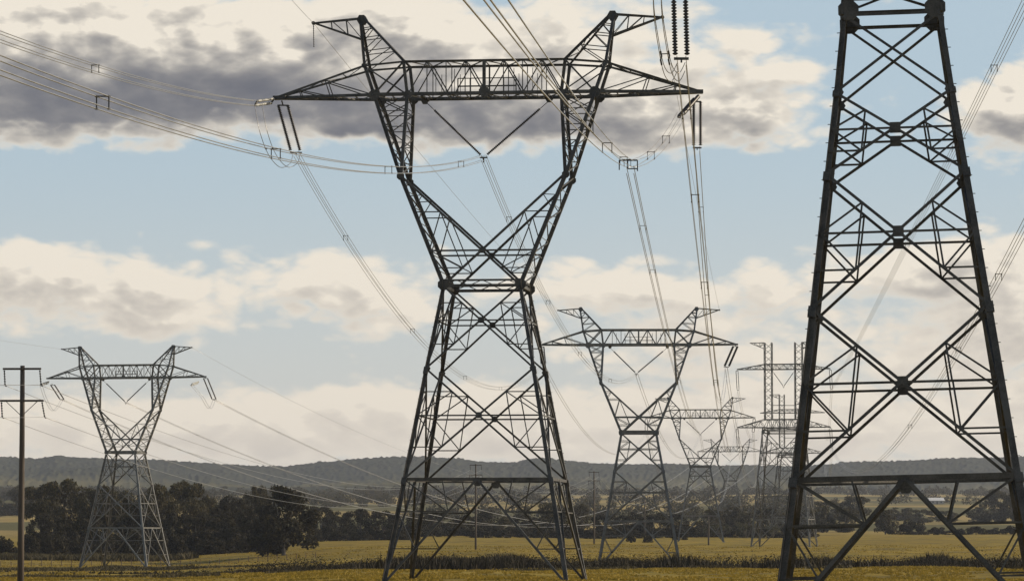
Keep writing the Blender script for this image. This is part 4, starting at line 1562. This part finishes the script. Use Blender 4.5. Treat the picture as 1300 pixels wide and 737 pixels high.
m, t, b = material("pale_roof_metal")
t.put(b.inputs['Base Color'], t.mix(t.noise(objpos(t), 2, 4, .6), c4(.5, .5, .49), c4(.66, .65, .62)))
b.inputs['Roughness'].default_value = .5
ROOF = m
m, t, b = material("weatherboard")
t.put(b.inputs['Base Color'], t.mix(t.noise(objpos(t), 1.5, 4, .6), c4(.32, .29, .25), c4(.42, .39, .34)))
b.inputs['Roughness'].default_value = .8
WALL = m
m, t, b = material("dark_opening")
b.inputs['Base Color'].default_value = c4(.03, .03, .035)
b.inputs['Roughness'].default_value = .3
OPEN = m


def house(px, D, w_, d_, hw, hr, label, name, cat, rz):
    x = (px - CX) / FPX * D
    root = empty(name, (x, D, gz(x, D) - .1), R(rz))
    mb = MB()
    mb.bar(V3(0, 0, 0), V3(0, 0, hw), w_, d_, (0, 1, 0))
    wl_ = mb.build("wall", WALL, root)
    mb = MB()
    for s_ in (-1, 1):
        k_ = len(mb.v)
        e = .5
        a = [V3(-w_ / 2 - e, s_ * (d_ / 2 + e), hw - .1), V3(w_ / 2 + e, s_ * (d_ / 2 + e), hw - .1), V3(w_ / 2 + e, 0, hr), V3(-w_ / 2 - e, 0, hr)]
        mb.v += [tuple(q) for q in a] + [tuple(q + V3(0, 0, .12)) for q in a]
        mb.f += [(k_, k_ + 1, k_ + 2, k_ + 3), (k_ + 4, k_ + 5, k_ + 6, k_ + 7)] + [(k_ + i, k_ + (i + 1) % 4, k_ + 4 + (i + 1) % 4, k_ + 4 + i) for i in range(4)]
    mb.build("roof", ROOF, root)
    for xx in (-w_ * .28, w_ * .28):
        mb = MB()
        mb.bar(V3(xx, -d_ / 2 - .02, hw * .35), V3(xx, -d_ / 2 - .02, hw * .75), 1.3, .08, (0, 1, 0))
        mb.build("window", OPEN, root)
    mb = MB()
    mb.bar(V3(0, -d_ / 2 - .02, 0), V3(0, -d_ / 2 - .02, hw * .78), 1.1, .08, (0, 1, 0))
    mb.build("door", OPEN, root)
    return tag(root, label, cat)


house(1187, 3650, 15, 9, 3.4, 6.2, "low pale-roofed farmhouse in the far paddock seen through the huge tower's base", "farmhouse", "house", 12)
house(866, 1600, 6, 4, 2.4, 3.2, "small pale-roofed shed at the hedge right of the gully tower", "farm_shed", "shed", -8)

# ------------------------------------------------------------------ haze
m = bpy.data.materials.new("haze_air")
m.use_nodes = True
nt = m.node_tree
for n in list(nt.nodes):
    if n.type != 'OUTPUT_MATERIAL':
        nt.nodes.remove(n)
pv = nt.nodes.new('ShaderNodeVolumePrincipled')
pv.inputs['Color'].default_value = c4(.80, .85, .95)
pv.inputs['Density'].default_value = 3.3e-5
pv.inputs['Anisotropy'].default_value = .2
nt.links.new(pv.outputs[0], nt.nodes['Material Output'].inputs['Volume'])
hb = MB()
hb.bar(V3(0, -11500, 130), V3(0, 12000, 130), 36000, 267, (0, 0, 1))
o = hb.build("haze", m)
tag(o, "thin pale haze in the valley air", "haze", kind='stuff')
